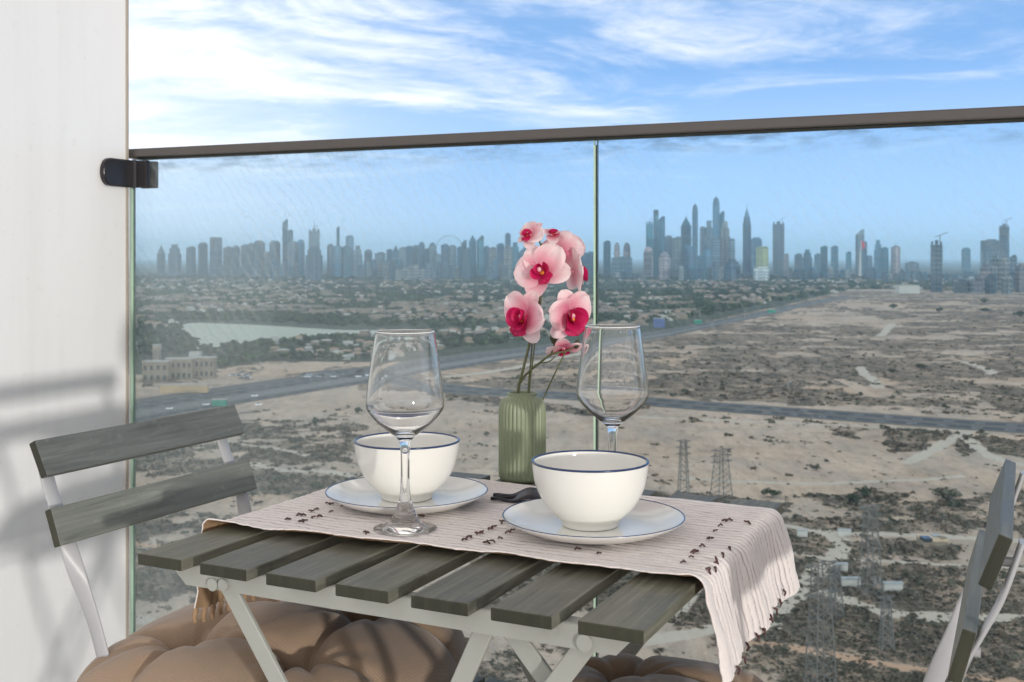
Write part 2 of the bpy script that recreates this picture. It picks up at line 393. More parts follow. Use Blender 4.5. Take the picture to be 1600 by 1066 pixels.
def cushion_mat():
    M = Mt('brown_waffle_fabric', (.30, .2, .13), .9, spec=.15)
    v = M.coord('Object', (1, 1, 1), (0, 0, R(8)))
    w1 = M.n('ShaderNodeTexWave', bands_direction='X'); w2 = M.n('ShaderNodeTexWave', bands_direction='Y')
    for w in (w1, w2): M.l(v, w.inputs[0]); w.inputs['Scale'].default_value = 115; w.inputs['Distortion'].default_value = .6; w.inputs['Detail Scale'].default_value = 3
    g = M.math('MULTIPLY', w1.outputs[1], w2.outputs[1])
    n = M.noise(v, 7, 4, .6)
    c = M.mix(n, (.32, .225, .155), (.41, .30, .22)); c = M.mix(M.mr(g, .0, .6, .22, 0), c, (.20, .13, .085))
    M.l(c, M.b.inputs['Base Color']); M.set('Sheen Weight', .35); M.set('Sheen Roughness', .4)
    M.bump(g, .3, .0008); return M.m
MAT['cushion'] = cushion_mat()
def petal_mat(name, edge, mid, centre):
    M = Mt(name, edge, .5, spec=.3); M.set('Subsurface Weight', .25); M.set('Subsurface Scale', .006); M.set('Subsurface Radius', (1, .4, .4))
    t = M.n('ShaderNodeUVMap'); s = M.n('ShaderNodeSeparateXYZ'); M.l(t.outputs[0], s.inputs[0])
    mp = M.n('ShaderNodeMapping'); mp.inputs['Scale'].default_value = (26, 2, 1); M.l(t.outputs[0], mp.inputs[0])
    vein = M.noise(mp.outputs[0], 1, 3, .5, .3)
    oi = M.n('ShaderNodeObjectInfo')
    f = M.math('ADD', s.outputs[1], M.math('MULTIPLY', M.math('SUBTRACT', vein, .5), .45))
    f = M.math('ADD', f, M.math('MULTIPLY', M.math('SUBTRACT', oi.outputs['Random'], .5), .5))
    c = M.ramp(f, [(.0, centre), (.42, mid), (.85, edge), (1, edge)])
    M.bump(vein, .5, .0006)
    # paler margin
    e = M.math('ABSOLUTE', M.math('SUBTRACT', M.math('MULTIPLY', s.outputs[0], 2), 1)); c = M.mix(M.mr(e, .55, 1, 0, .6), c, edge)
    M.l(c, M.b.inputs['Base Color'])
    tr = M.n('ShaderNodeBsdfTranslucent'); M.l(c, tr.inputs[0]); ms = M.n('ShaderNodeMixShader'); ms.inputs[0].default_value = .3
    M.l(M.b.outputs[0], ms.inputs[1]); M.l(tr.outputs[0], ms.inputs[2]); M.l(ms.outputs[0], M.out.inputs[0])
    return M.m
MAT['petal'] = petal_mat('pink_petal', (.92, .74, .75), (.86, .44, .51), (.76, .20, .34))
MAT['lip'] = petal_mat('magenta_lip', (.62, .02, .13), (.50, .008, .09), (.42, .006, .07))
MAT['column'] = simple('blush_column', (.80, .42, .46), .4, .15, 200)
MAT['yellow'] = simple('orange_callus', (.85, .32, .02), .45, .25, 300)
MAT['stem'] = simple('olive_stem', (.10, .11, .045), .5, .25, 120)
MAT['bud'] = simple('dark_green_bud', (.045, .055, .025), .45, .3, 150)

# ------------------------------------------------------------------ balcony
RAIL_A = math.atan2(-.3885, .9215); RD = Vector((.9215, -.3885, 0)); RN = Vector((.3885, .9215, 0)); R0 = Vector((-.878, 2.54, 0))
MR = Matrix.Translation(R0) @ Matrix.Rotation(RAIL_A, 4, 'Z')

def in_rail(o): o.location = R0; o.rotation_euler = (0, 0, RAIL_A); return o
bm = bmesh.new(); box(bm, (4.3, 4.6, .25), T(2.1, -2.17, -.125), .004)
tag(in_rail(bm_obj('balcony_floor', bm, MAT['concrete'])), kind='structure')
bm = bmesh.new(); box(bm, (4.3, 2.3, .2), T(2.1, -1.05, 2.9), .004)
tag(in_rail(bm_obj('balcony_ceiling', bm, MAT['ceiling'])), kind='structure')
bm = bmesh.new(); box(bm, (.16, 4.6, 2.795), T(-.08, -2.30, 1.3995), .003)
w = in_rail(bm_obj('balcony_wall', bm, MAT['wall']))
tag(w, 'smooth white balcony side wall with a soft chair shadow on it', 'wall')
bm = bmesh.new(); box(bm, (.006, .006, 2.78), T(.001, -.004, 1.4)); bm_obj('edge_seal', bm, MAT['wall_edge'], w)

rail = empty('glass_balustrade', R0, RAIL_A, 'frameless glass balcony balustrade under a dark bronze handrail', 'balustrade')
bm = bmesh.new(); box(bm, (3.99, .046, .0200), T(1.970, .030, 1.2462), .003)
bm_obj('handrail', bm, MAT['rail'], rail)
bm = bmesh.new(); box(bm, (3.90, .018, .005), T(1.96, .030, 1.2345), .001); bm_obj('gasket', bm, MAT['rubber'], rail)
bm = bmesh.new(); box(bm, (3.9, .06, .10), T(1.97, .030, .0505), .003); bm_obj('base_channel', bm, MAT['rail'], rail)
def pane(x0, x1):
    bm = bmesh.new(); box(bm, (x1 - x0, .012, 1.13), T((x0 + x1) / 2, .030, .6685))
    bm.faces.ensure_lookup_table()
    for f in bm.faces: f.material_index = 0 if abs(f.normal.y) > .9 else 1
    return bm_obj('glass_pane', bm, [MAT['pane'], MAT['glass_edge']], rail)
pane(-.009, 1.1125); pane(1.1185, 2.38); pane(2.386, 3.9)
# light caught in the polished edges, painted as thin green strips along the panes
for x, wd in ((1.1155, .0045), (2.383, .0045)):
    bm = bmesh.new(); box(bm, (wd, .004, 1.118), T(x, .0375 - .0145, .6625)); bm_obj('joint_strip', bm, MAT['glass_edge'], rail)
bm = bmesh.new(); box(bm, (.005, .004, 1.118), T(-.0075, .0225, .6625)); bm_obj('joint_strip', bm, MAT['glass_edge'], rail)
bm = bmesh.new(); box(bm, (.010, .004, 1.118), T(-.016, .0300, .6625)); bm_obj('wall_seal', bm, MAT['ceiling'], rail)
bm = bmesh.new(); box(bm, (.0016, .0045, 1.118), T(1.1187, .0226, .6625)); bm_obj('joint_strip', bm, MAT['rubber'], rail)
# corner clamp: rounded plate on the wall, folded round the pane
cl = empty('glass_clamp', R0, RAIL_A, 'black rounded clamp fixing the glass pane to the white wall', 'clamp')
bm = bmesh.new()
zc = 1.198; hh = .031
pts = [(-.030, zc - hh), (-.030, zc + hh)]
N_ = 14; prof = []
for k in range(N_ + 1):
    a = math.pi / 2 + math.pi * k / N_
    prof.append((-.066 + hh * math.cos(a) * .75, zc + hh * math.sin(a)))
prof = [(.006, zc + hh)] + prof + [(.006, zc - hh)]
a_ = [bm.verts.new((.002, y, z)) for y, z in prof]; b_ = [bm.verts.new((.014, y, z)) for y, z in prof]
bm.faces.new(a_); bm.faces.new(b_[::-1])
for k in range(len(prof)): bm.faces.new((a_[k], b_[k], b_[(k + 1) % len(prof)], a_[(k + 1) % len(prof)]))
bmesh.ops.recalc_face_normals(bm, faces=bm.faces)
bmesh.ops.bevel(bm, geom=[e for e in bm.edges if abs(e.verts[0].co.x - e.verts[1].co.x) < 1e-5 and e.verts[0].co.x > .01], offset=.003, segments=3, affect='EDGES')
bm_obj('wall_plate', bm, MAT['clamp'], cl, smooth=False)
bm = bmesh.new(); box(bm, (.044, .012, .062), T(.024, .0155, zc), .003); bm_obj('front_jaw', bm, MAT['clamp'], cl)
bm = bmesh.new(); box(bm, (.044, .012, .062), T(.024, .0445, zc), .003); bm_obj('rear_jaw', bm, MAT['clamp'], cl)
bm = bmesh.new(); tube(bm, [(.009, .010, zc - hh), (.009, .010, zc + hh)], .0085, 12); bm_obj('fold', bm, MAT['clamp'], cl, smooth=False)

# ------------------------------------------------------------------ table
TA = math.atan2(-.4344, .9007); TU = Vector((.9007, -.4344, 0)); TV = Vector((.4344, .9007, 0)); TO = Vector((-.387, 1.15, 0))
TC = TO + TU * .275 + TV * .265
tab = empty('folding_table', TC, TA, 'small square folding table of grey-green slats on pale steel legs', 'table')
ZT = .70; TH = .012
def dark_ends(bm):
    bm.normal_update()
    for f in bm.faces:
        if abs(f.normal.y) > .6: f.material_index = 1
sl = None
for i in range(7):
    x = -.275 + .0295 + i * .0818
    if sl is None:
        bm = bmesh.new(); box(bm, (.059, .53, TH), None, .0016, 2); dark_ends(bm); sl = bm_obj('slat', bm, [MAT['slat'], MAT['shaded_end']], tab)
    o = sl if i == 0 else sl.copy()
    if i: col.objects.link(o)
    o.parent = tab; o.location = (x, 0, ZT - TH / 2); o.rotation_euler = (0, 0, R((i * 37 % 5 - 2) * .06))
AZ = ZT - TH - .0115
for sy in (-1, 1):
    y = sy * .235
    bm = bmesh.new()
    x0, x1 = -.262, .262; h = .0115
    prof = [(x0 + .026, -h), (x1 - .022, -h), (x1, h), (x0, h)]
    a_ = [bm.verts.new((x, y - .002, AZ + z)) for x, z in prof]; b_ = [bm.verts.new((x, y + .002, AZ + z)) for x, z in prof]
    bm.faces.new(a_); bm.faces.new(b_[::-1])
    for k in range(4): bm.faces.new((a_[k], b_[k], b_[(k + 1) % 4], a_[(k + 1) % 4]))
    bmesh.ops.recalc_face_normals(bm, faces=bm.faces)
    bm_obj('apron', bm, MAT['steel'], tab)
    # return lip of the apron
    bm = bmesh.new(); box(bm, (.50, .012, .0025), T(0, y - sy * .008, ZT - TH - .0015)); bm_obj('apron_lip', bm, MAT['steel'], tab)
for (x, z, r) in ((-.275 + .0765, -.012, .0065), (-.275 + .09, -.0105, .006), (-.275 + .487, -.010, .0075)):
    for sy in (-1, 1):
        bm = bmesh.new(); tube(bm, [(x, sy * .230, AZ + z + .006), (x, sy * .2405, AZ + z + .006)], r, 16)
        bm_obj('pivot_pin', bm, MAT['steel'], tab)
bm = bmesh.new(); tube(bm, [(-.275 + .455, -.2372, AZ + .001), (-.275 + .455, -.2376, AZ + .001)], .0068, 20); bm_obj('notch_disc', bm, MAT['steel'], tab)  # steel disc added in place of the open notch in the apron
def leg(sx, ex, y, z0=AZ - .006, z1=0.0, name='leg', w=.019):
    bm = bmesh.new(); bar(bm, (sx - .275, y, z0), (ex - .275, y, z1), w, .0055); return bm_obj(name, bm, MAT['steel'], tab)
zt = AZ - .004
leg(.085, .085 + .72 * zt, -.229, zt)
leg(.487, .487 - .72 * zt, -.2225, zt)
leg(.085, .085 + .60 * zt, .229, zt)
leg(.487, .487 - .72 * zt, .2225, zt)
leg(.383, .383 - .46 * .33, -.216, zt, zt - .33, 'brace')
leg(.392, .392 + .9 * .30, -.2155 + .007, zt, zt - .30, 'brace')
for x, z in ((.085 + .72 * (zt - .04), .04), (.487 - .72 * (zt - .04), .04)):
    bm = bmesh.new(); tube(bm, [(x - .275, -.229, z), (x - .275, .229, z)], .006, 10); bm_obj('crossbar', bm, MAT['steel'], tab)

# ------------------------------------------------------------------ chairs
def ribbon(path, w, t, twist):
    bm = bmesh.new(); rings = []
    P = [Vector(p) for p in path]
    for i, p in enumerate(P):
        d = (P[min(i + 1, len(P) - 1)] - P[max(0, i - 1)]).normalized()
        y = Vector((0, 1, 0)); n = d.cross(y).normalized()
        a = twist[i]; u = y * math.cos(a) + n * math.sin(a); v = n * math.cos(a) - y * math.sin(a)
        c = t * .35
        rings.append([bm.verts.new(p + u * (sx * (w / 2 - c * (1 if cx else 0))) + v * (sy * (t / 2 - c * (0 if cx else 1)))) for sx, sy, cx in
                      ((1, 1, 1), (-1, 1, 1), (-1, 1, 0), (-1, -1, 0), (-1, -1, 1), (1, -1, 1), (1, -1, 0), (1, 1, 0))])
    for a, b in zip(rings, rings[1:]):
        for k in range(8): bm.faces.new((a[k], a[(k + 1) % 8], b[(k + 1) % 8], b[k]))
    bm.faces.new(rings[0][::-1]); bm.faces.new(rings[-1]); bmesh.ops.recalc_face_normals(bm, faces=bm.faces)
    return bm
def make_chair(loc, rz, label, lean=1.0):
    c = empty('folding_chair', loc, rz, label, 'chair', 'folding chairs at the table')
    for (xt, zt_, xb, zb) in ((.0, .790, .0205, .750), (.026, .7135, .0405, .675)):
        xb = xt + (xb - xt) * lean
        d = Vector((xb - xt, 0, zb - zt_)); L_ = .0445; ang = math.atan2(d.x, -d.z)
        cx_, cz_ = xt + d.normalized().x * L_ / 2, zt_ + d.normalized().z * L_ / 2
        bm = bmesh.new(); box(bm, (.011, .355, L_), None, .0015, 2); dark_ends(bm)
        o = bm_obj('back_slat', bm, [MAT['chair_slat'], MAT['shaded_end']], c); o.location = (cx_, 0, cz_); o.rotation_euler = (0, -ang, 0)
    for s in (-1, 1):
        y = s * .155
        key = [(-.004, .782), (.0105, .735), (.028, .70), (.043, .668), (.052, .64), (.060, .61), (.075, .575), (.098, .51), (.13, .43), (.20, .28), (.33, .0)]
        dy = [0, 0, 0, -.001, .002, .008, .010, .010, .010, .010, .010]
        tw = [0, 0, .05, .25, .8, 1.35, math.pi / 2, math.pi / 2, math.pi / 2, math.pi / 2, math.pi / 2]
        path = []; tws = []
        for i in range(len(key) - 1):
            for k in range(4):
                t = k / 4; path.append((key[i][0] * (1 - t) + key[i + 1][0] * t - .0075, y - s * (dy[i] * (1 - t) + dy[i + 1] * t), key[i][1] * (1 - t) + key[i + 1][1] * t)); tws.append(tw[i] * (1 - t) + tw[i + 1] * t)
        path.append((.33 - .0075, y - s * .01, 0)); tws.append(math.pi / 2)
        # round the kinks
        for _ in range(2):
            path = [path[0]] + [tuple((a + 2 * b + c_) / 4 for a, b, c_ in zip(path[i - 1], path[i], path[i + 1])) for i in range(1, len(path) - 1)] + [path[-1]]
        auto_smooth(bm_obj('back_post', ribbon(path, .0195, .0045, tws), MAT['chair_steel'], c), 50)
        for z in (.765, .690):
            bm = bmesh.new(); tube(bm, [(-.016 + (.79 - z) * .35, y, z), (-.004 + (.79 - z) * .35, y, z)], .004, 10); bm_obj('bolt', bm, MAT['chair_steel'], c)
        bm = bmesh.new(); bar(bm, (.40, s * .135, .425), (.02, s * .135, 0.002), .0195, .0045); bm_obj('leg', bm, MAT['chair_steel'], c)
        bm = bmesh.new(); bar(bm, (.10, s * .14, .432), (.43, s * .14, .432), .018, .004); bm_obj('seat_rail', bm, MAT['chair_steel'], c)
    first = None
    for k in range(6):
        x = .10 + .029 + k * .064
        if first is None:
            bm = bmesh.new(); box(bm, (.057, .40, .012), None, .0015, 2); first = bm_obj('seat_slat', bm, MAT['chair_slat'], c); o = first
        else: o = first.copy(); col.objects.link(o)
        o.location = (x - .01, 0, .4475)
    return c
def cushion_mesh(seed, W=.43):
    n = 150; half = W / 2
    g = np.linspace(-1, 1, n); X, Y = np.meshgrid(g, g)
    # tuft positions
    tu = [(-.36, -.36), (.36, -.36), (-.36, .36), (.36, .36)]
    r4 = (np.abs(X) ** 3.2 + np.abs(Y) ** 3.2) ** (1 / 3.2)
    ed = np.clip(1 - r4, 0, 1)
    dome = np.clip(1 - np.clip(r4, 0, 1) ** 2.6, 0, 1) ** .5
    H = .078 * dome
    for (tx, ty) in tu:
        dx, dy = X - tx, Y - ty; d = np.sqrt(dx * dx + dy * dy) + 1e-6; th = np.arctan2(dy, dx)
        H -= .040 * np.exp(-(d / .13) ** 1.3) * dome
        fold = np.maximum(0, np.sin(th * 5 + seed + tx * 9 + 2.5 * fbm(X * 3 + seed, Y * 3, 5, 2))) ** 3
        H -= .0045 * fold * np.exp(-((d - .14) / .16) ** 2) * dome
    # straight folds between tufts and to the seams
    def crease(ax, ay, bx, by, dep, wid):
        nonlocal H
        vx, vy = bx - ax, by - ay; L2 = vx * vx + vy * vy
        t = np.clip(((X - ax) * vx + (Y - ay) * vy) / L2, 0, 1)
        wob = .03 * (fbm(X * 5, Y * 5, 3 + seed, 2) - .5) * 2
        d = np.hypot(X - ax - vx * t, Y - ay - vy * t + wob); H = H - dep * np.exp(-(d / wid) ** 1.4) * dome
    for (a, b) in ((0, 1), (0, 2), (1, 3), (2, 3)): crease(*tu[a], *tu[b], .017, .045)
    for (tx, ty) in tu:
        s1, s2 = np.sign(tx), np.sign(ty)
        crease(tx, ty, tx * 1.1, s2 * .97, .016, .04); crease(tx, ty, s1 * .97, ty * 1.1, .016, .04); crease(tx, ty, s1 * .8, s2 * .8, .008, .05)
    H += .006 * (fbm(X * 4 + 9, Y * 4 + seed, 8, 3) - .5) * dome
    # the seam pulls the outline in at the tuft lines
    pull = 1 - .045 * (1 - np.abs(np.cos((np.arctan2(Y, X)) * 4))) * r4 ** 3
    corner = np.minimum(1, 1 / np.maximum(r4, 1e-6)) * 0 + 1
    sq = np.maximum(np.abs(X), np.abs(Y)); sc2 = np.where(r4 > 1e-6, sq / np.maximum(r4, 1e-6), 1)
    mixf = sstep(.75, 1.0, sq)[...] * .55
    PX = X * half * pull * (1 - mixf * (1 - sc2)); PY = Y * half * pull * (1 - mixf * (1 - sc2))
    H2 = np.where(dome > 0, H, 0)
    top = np.stack([PX, PY, H2], -1).reshape(-1, 3)
    bot = np.stack([PX, PY, -.038 * np.clip(1 - np.clip(sq, 0, 1) ** 6, 0, 1) ** .5], -1).reshape(-1, 3)
    V = np.concatenate([top, bot]); F1 = grid_faces(n, n); F2 = F1[:, ::-1] + n * n
    # stitch sides
    idx = np.concatenate([np.arange(n), np.arange(1, n) * n + n - 1, (n - 1) * n + np.arange(n - 2, -1, -1), np.arange(n - 2, 0, -1) * n])
    nx = np.roll(idx, -1); F3 = np.stack([idx, idx + n * n, nx + n * n, nx], -1)
    return V, np.concatenate([F1, F2, F3])
def cushion(parent_loc, rz, lx, seed, label, wiggle=0, z=.4935, W=.43):
    V, F = cushion_mesh(seed, W)
    r_ = empty('seat_cushion', (parent_loc.x + math.cos(rz) * lx, parent_loc.y + math.sin(rz) * lx, z), rz + wiggle, label, 'cushion', 'seat cushions')
    o = np_mesh('cover', V, F, True, [MAT['cushion']], r_)
    m_ = o.modifiers.new('s', 'SUBSURF'); m_.levels = 0; m_.render_levels = 0
    for tx in (-.36, .36):
        for ty in (-.36, .36):
            bm = bmesh.new(); bmesh.ops.create_uvsphere(bm, u_segments=12, v_segments=8, radius=.007); bmesh.ops.scale(bm, vec=(1, 1, .5), verts=bm.verts)
            b = bm_obj('button', bm, MAT['cushion'], r_, True); b.location = (tx * .215, ty * .215, .018)
    for s in (-1, 1):
        bm = bmesh.new(); p0 = Vector((-.195, s * .18, -.005)); tube(bm, [p0, p0 + Vector((-.02, s * .006, -.01)), p0 + Vector((-.03, s * .012, -.035)), p0 + Vector((-.028, s * .02, -.09))], .004, 8)
        bm_obj('tie', bm, MAT['cushion'], r_, True)
    return r_
cl_ = Vector((-.4855, 1.4615, 0)); cr_ = Vector((.4565, 1.021, 0))
make_chair(cl_, TA, 'grey slatted folding chair between the white wall and the table')
make_chair(cr_, TA + math.pi + R(1), 'grey slatted folding chair at the table side away from the wall', .72)
cushion(cl_, TA, .225, 1, 'brown tufted waffle cushion on the chair beside the white wall', R(4), .497)
cushion(cr_, TA + math.pi, .335, 4, 'brown tufted cushion on the chair away from the wall, under the hanging cloth', R(-3), .478, .385)

# ------------------------------------------------------------------ table runner
MT = Matrix.Translation(TC) @ Matrix.Rotation(TA, 4, 'Z'); MTi = MT.inverted()
def tl(u, v, z): return (u - .275, v - .265, z)           # table local from corner coordinates
def make_cloth():
    s0, s1 = -.105, .644; ns, ntt = 620, 300
    s = np.linspace(s0, s1, ns)[:, None] * np.ones((1, ntt)); t = np.linspace(0, 1, ntt)[None, :] * np.ones((ns, 1))
    near = .108 + .028 * np.clip(s / .55, 0, 1) + .0035 * np.sin(s * 21 + 1) + .0022 * np.sin(s * 57) + .0016 * (fbm(s * 160, s * 0, 3, 2) - .5) * 2
    far = .478 + .004 * np.sin(s * 17)
    v = near + (far - near) * t
    ex = np.clip(s - .548, 0, 1)
    v = v - .10 * ex * (1 - t) - ex * .06 * t                     # the hanging end fans out
    # pleat pattern
    vv = v + .0036 * (fbm(s * 22, v * 36, 11, 3) - .5) * 2 + .0018 * (fbm(s * 90, v * 60, 12, 2) - .5) * 2
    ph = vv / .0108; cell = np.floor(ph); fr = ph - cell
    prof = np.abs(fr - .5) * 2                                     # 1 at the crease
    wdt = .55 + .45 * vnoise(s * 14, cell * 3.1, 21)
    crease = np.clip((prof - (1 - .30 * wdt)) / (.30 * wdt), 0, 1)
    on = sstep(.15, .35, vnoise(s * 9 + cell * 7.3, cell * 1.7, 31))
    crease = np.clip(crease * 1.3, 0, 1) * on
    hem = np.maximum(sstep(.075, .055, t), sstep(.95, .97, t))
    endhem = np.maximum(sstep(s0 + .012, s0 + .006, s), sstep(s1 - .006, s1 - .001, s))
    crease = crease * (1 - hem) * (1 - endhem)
    puff = .0016 * (1 - prof ** 2) * (1 - hem) + .0016 * hem * (1 - ((np.where(t < .5, t / .07, (1 - t) / .05)) * 2 - 1).clip(-1, 1) ** 2)
    puff = puff + .0014 * (fbm(s * 60, v * 60, 5, 3) - .5) + .0022 * (fbm(s * 12, v * 12, 6, 2) - .5)
    lift = .0085 * np.exp(-t / .035) * (.6 + .8 * vnoise(s * 16, s * 0 + .3, 9)) * (s < .57)
    z = ZT + .0028 + puff + lift
    # drape over both ends
    def drape(e, amax, rad):
        a = np.clip(e / rad, 0, amax); flat = rad * np.sin(a); drop = rad * (1 - np.cos(a)); rest = np.clip(e - rad * amax, 0, 1)
        return flat + rest * np.cos(amax), drop + rest * np.sin(amax), a
    er = np.clip(s - .546, 0, 1); am = R(70) + 0 * t
    fr_, dr, ar = drape(er, R(76), .014)
    el = np.clip(-s - .0, 0, 1); fl_, dl, al = drape(el, R(84), .010)
    u = np.clip(s, 0, .546) + fr_ - fl_
    wave = (.0050 * np.sin(v * 42 + 1.2) + .006 * (fbm(v * 30, s * 8, 14, 3) - .5) * 2) * np.clip(er / .06, 0, 1)
    off = puff
    u = u + (wave + off) * np.sin(ar) - (off) * np.sin(al)
    z = z - dr - dl - .12 * er * 0
    z = z + wave * np.cos(ar) * (er > 0) * .3
    V = np.stack([u - .275, v - .265, z], -1).reshape(-1, 3)
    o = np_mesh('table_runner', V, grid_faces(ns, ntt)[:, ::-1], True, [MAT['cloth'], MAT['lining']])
    a = o.data.attributes.new('crease_shade', 'FLOAT', 'POINT'); a.data.foreach_set('value', (crease * .8).astype(np.float32).ravel())
    if o.data.polygons[ns * 10].normal.z < 0: o.data.flip_normals()
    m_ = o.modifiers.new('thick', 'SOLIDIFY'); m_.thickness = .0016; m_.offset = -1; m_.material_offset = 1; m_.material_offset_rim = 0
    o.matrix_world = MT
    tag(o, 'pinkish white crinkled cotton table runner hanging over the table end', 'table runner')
    return o, V.reshape(ns, ntt, 3), s, t
runner, RV, Rs, Rt = make_cloth()
bm = bmesh.new()
for k in range(3):
    a0 = k * 2.1 + .4
    vs = bmesh.ops.create_icosphere(bm, subdivisions=1, radius=1)['verts']
    bmesh.ops.transform(bm, matrix=T(math.cos(a0) * .0022, math.sin(a0) * .0022, .0008, 0, .3 * k, a0) @ Matrix.Diagonal((.0029, .0013, .0012, 1)), verts=vs)
bead_me = bpy.data.meshes.new('bead'); bm.to_mesh(bead_me); bm.free(); bead_me.materials.append(MAT['bead'])
def bead_at(p, nrm=None, sc_=1.0):
    o = bpy.data.objects.new('bead', bead_me); col.objects.link(o); o.parent = runner
    o.location = p; o.rotation_euler = (random.uniform(-.3, .3), random.uniform(-.3, .3), random.uniform(0, 6.3))
    if nrm is not None: o.rotation_euler = (Vector(nrm).to_track_quat('Z', 'Y') @ Euler((0, 0, random.uniform(0, 6))).to_quaternion()).to_euler()
    k = sc_ * random.uniform(.75, 1.1); o.scale = (k, k, k)
top_beads = [(511, 786), (517, 787), (535, 790), (486, 798), (495, 795), (518, 799), (467, 804), (474, 804), (489, 808), (499, 806), (450, 811), (472, 814), (477, 813), (660, 806), (572, 832),
    (725, 843), (734, 839), (746, 833), (753, 831), (765, 826), (771, 823), (785, 815), (761, 847), (769, 845), (781, 840), (794, 831), (800, 828), (902, 857), (935, 864),
    (1140, 812), (1133, 813), (1126, 820), (1117, 829), (1109, 841), (1097, 852), (1087, 861), (1083, 863), (1081, 870), (1068, 877),
    (1168, 816), (1162, 825), (1152, 835), (1144, 847)]
for px, py in top_beads:
    p = MTi @ at_z(px, py, ZT + .006)
    if p.x < .268: bead_at((p.x, p.y, ZT + .0055))
flatV = RV.reshape(-1, 3)
FN = None
def nearest_cloth(px, py, smin):
    W = np.array([list(MT[i]) for i in range(4)]); P = flatV @ W[:3, :3].T + W[:3, 3]
    X = CX + FPX * P[:, 0] / P[:, 1]; Y = HY + FPX * (CAMZ - P[:, 2]) / P[:, 1]
    d = (X - px) ** 2 + (Y - py) ** 2; d[Rs.ravel() < smin] = 1e9
    return int(np.argmin(d))
for px, py in [(1136, 858), (1126, 868), (1115, 879), (1113, 889), (1104, 893), (1223, 927), (1217, 943), (1209, 955), (1201, 968), (1190, 987), (1182, 999), (1170, 1015), (1160, 1031), (1151, 1048)]:
    i = nearest_cloth(px, py, .54); p = flatV[i]; bead_at((p[0] + .002, p[1], p[2] + .001), (1, 0, .3), 1.15)
# knotted tassels on the end that hangs beside the wall chair
for k in range(9):
    j = int(4 + k * 12); p = RV[0, j]
    bm = bmesh.new(); q = Vector(p); tube(bm, [q + Vector((0, 0, .004)), q + Vector((-.001, .001, -.004)), q + Vector((-.002, 0, -.010)), q + Vector((0, -.001, -.017))], [.0014, .0032, .0028, .0022], 8)
    bm_obj('tassel', bm, MAT['lining'], runner, True)

# ------------------------------------------------------------------ crockery
ZC = ZT + .0042
def plate(p, label, rad=.0985):
    r_ = empty('saucer_plate', p, 0, label, 'plate', 'white plates with a blue rim')
    pr = [(0, .004), (.03, .0042), (.055, .0052), (.072, .0085), (.088, .0145), (.0972, .0188), (.0985, .0192), (.0985, .0178), (.09, .0125), (.076, .0062), (.060, .0018), (.052, 0), (.048, .0012), (0, .0015)]
    pr = [(a * rad / .0985, b) for a, b in smooth_prof(pr, 3)]
    bm = bmesh.new(); lathe(bm, pr, 96); bm_obj('dish', bm, MAT['porcelain'], r_, True)
    k = rad / .0985
    bm = bmesh.new(); lathe(bm, [(.0974 * k, .0190), (.0979 * k, .0195), (.0988 * k, .0196), (.0991 * k, .0190), (.0989 * k, .0182), (.0981 * k, .0178), (.0974 * k, .0190)], 96); bm_obj('rim_line', bm, MAT['blue_rim'], r_, True)
    return r_
def bowl(p, label):
    r_ = empty('bowl', p, 0, label, 'bowl', 'white bowls with a blue rim')
    out = [(0, .002), (.024, .002), (.028, 0), (.031, .0005), (.0325, .005), (.040, .0125), (.049, .022), (.0565, .034), (.0615, .047), (.0640, .060), (.0648, .0700), (.0652, .0712), (.0640, .0718), (.0625, .0705), (.0612, .060), (.0588, .048), (.0535, .035), (.045, .022), (.030, .0115), (.012, .008), (0, .0075)]
    bm = bmesh.new(); lathe(bm, smooth_prof(out, 3), 96); bm_obj('body', bm, MAT['porcelain'], r_, True)
    bm = bmesh.new(); lathe(bm, [(.0650, .0701), (.0656, .0710), (.0651, .0720), (.0638, .0724), (.0625, .0714), (.0625, .0704), (.0636, .0706), (.0650, .0701)], 96); bm_obj('rim_line', bm, MAT['blue_rim'], r_, True)
    return r_
P1 = at_z(636, 782, ZC + .006); P2 = at_z(927, 823, ZC + .006)
B1 = at_z(636, 776, ZC + .006); B2 = at_z(922, 818, ZC + .006)
plate(Vector((P1.x, P1.y, ZC)), 'white plate with blue rim under the bowl beside the empty wall-side glass', .098)
plate(Vector((P2.x, P2.y, ZC)), 'white plate with blue rim under the front bowl, near the hanging cloth end', .0995)
bowl(Vector((B1.x, B1.y, ZC + .0046)), 'white blue-rimmed bowl standing behind the glass stem, nearer the wall')
bowl(Vector((B2.x, B2.y, ZC + .0046)), 'white blue-rimmed bowl in front of the green vase')
def wine_glass(p, label, rz=0):
    outer = [(0, 0), (.030, 0), (.0345, .0006), (.0345, .0014), (.028, .0030), (.021, .0062), (.0165, .0098), (.0125, .018), (.0082, .028), (.0058, .040), (.0050, .052), (.0049, .072), (.0052, .085), (.0065, .096), (.0100, .1015), (.0175, .1075), (.0275, .1155), (.0370, .1255), (.0425, .1335), (.0434, .139), (.0430, .146), (.0412, .163), (.0380, .186), (.0348, .207), (.0328, .2188)]
    inner = [(.0321, .2194), (.0315, .2188), (.0335, .207), (.0367, .186), (.0399, .163), (.0417, .146), (.0420, .139), (.0410, .1342), (.0355, .1268), (.0262, .1178), (.0160, .1108), (.0080, .1080), (0, .1072)]
    r_ = empty('wine_glass', p, rz, label, 'wine glass', 'empty wine glasses')
    so = smooth_prof(outer, 4); si = smooth_prof(inner, 4)
    bm = bmesh.new(); lathe(bm, so + si, 96)
    bm_obj('vessel', bm, MAT['drink'], r_, True)
    bm = bmesh.new(); tube(bm, [(.0324 * math.cos(a), .0324 * math.sin(a), .2193) for a in np.linspace(0, 2 * math.pi, 65)], .00060, 8, False); bm_obj('rim', bm, MAT['rim_highlight'], r_, True)
    return r_
G1 = at_z(633, 828, ZT + .0035); G2 = at_z(957, 796, ZT + .0035)
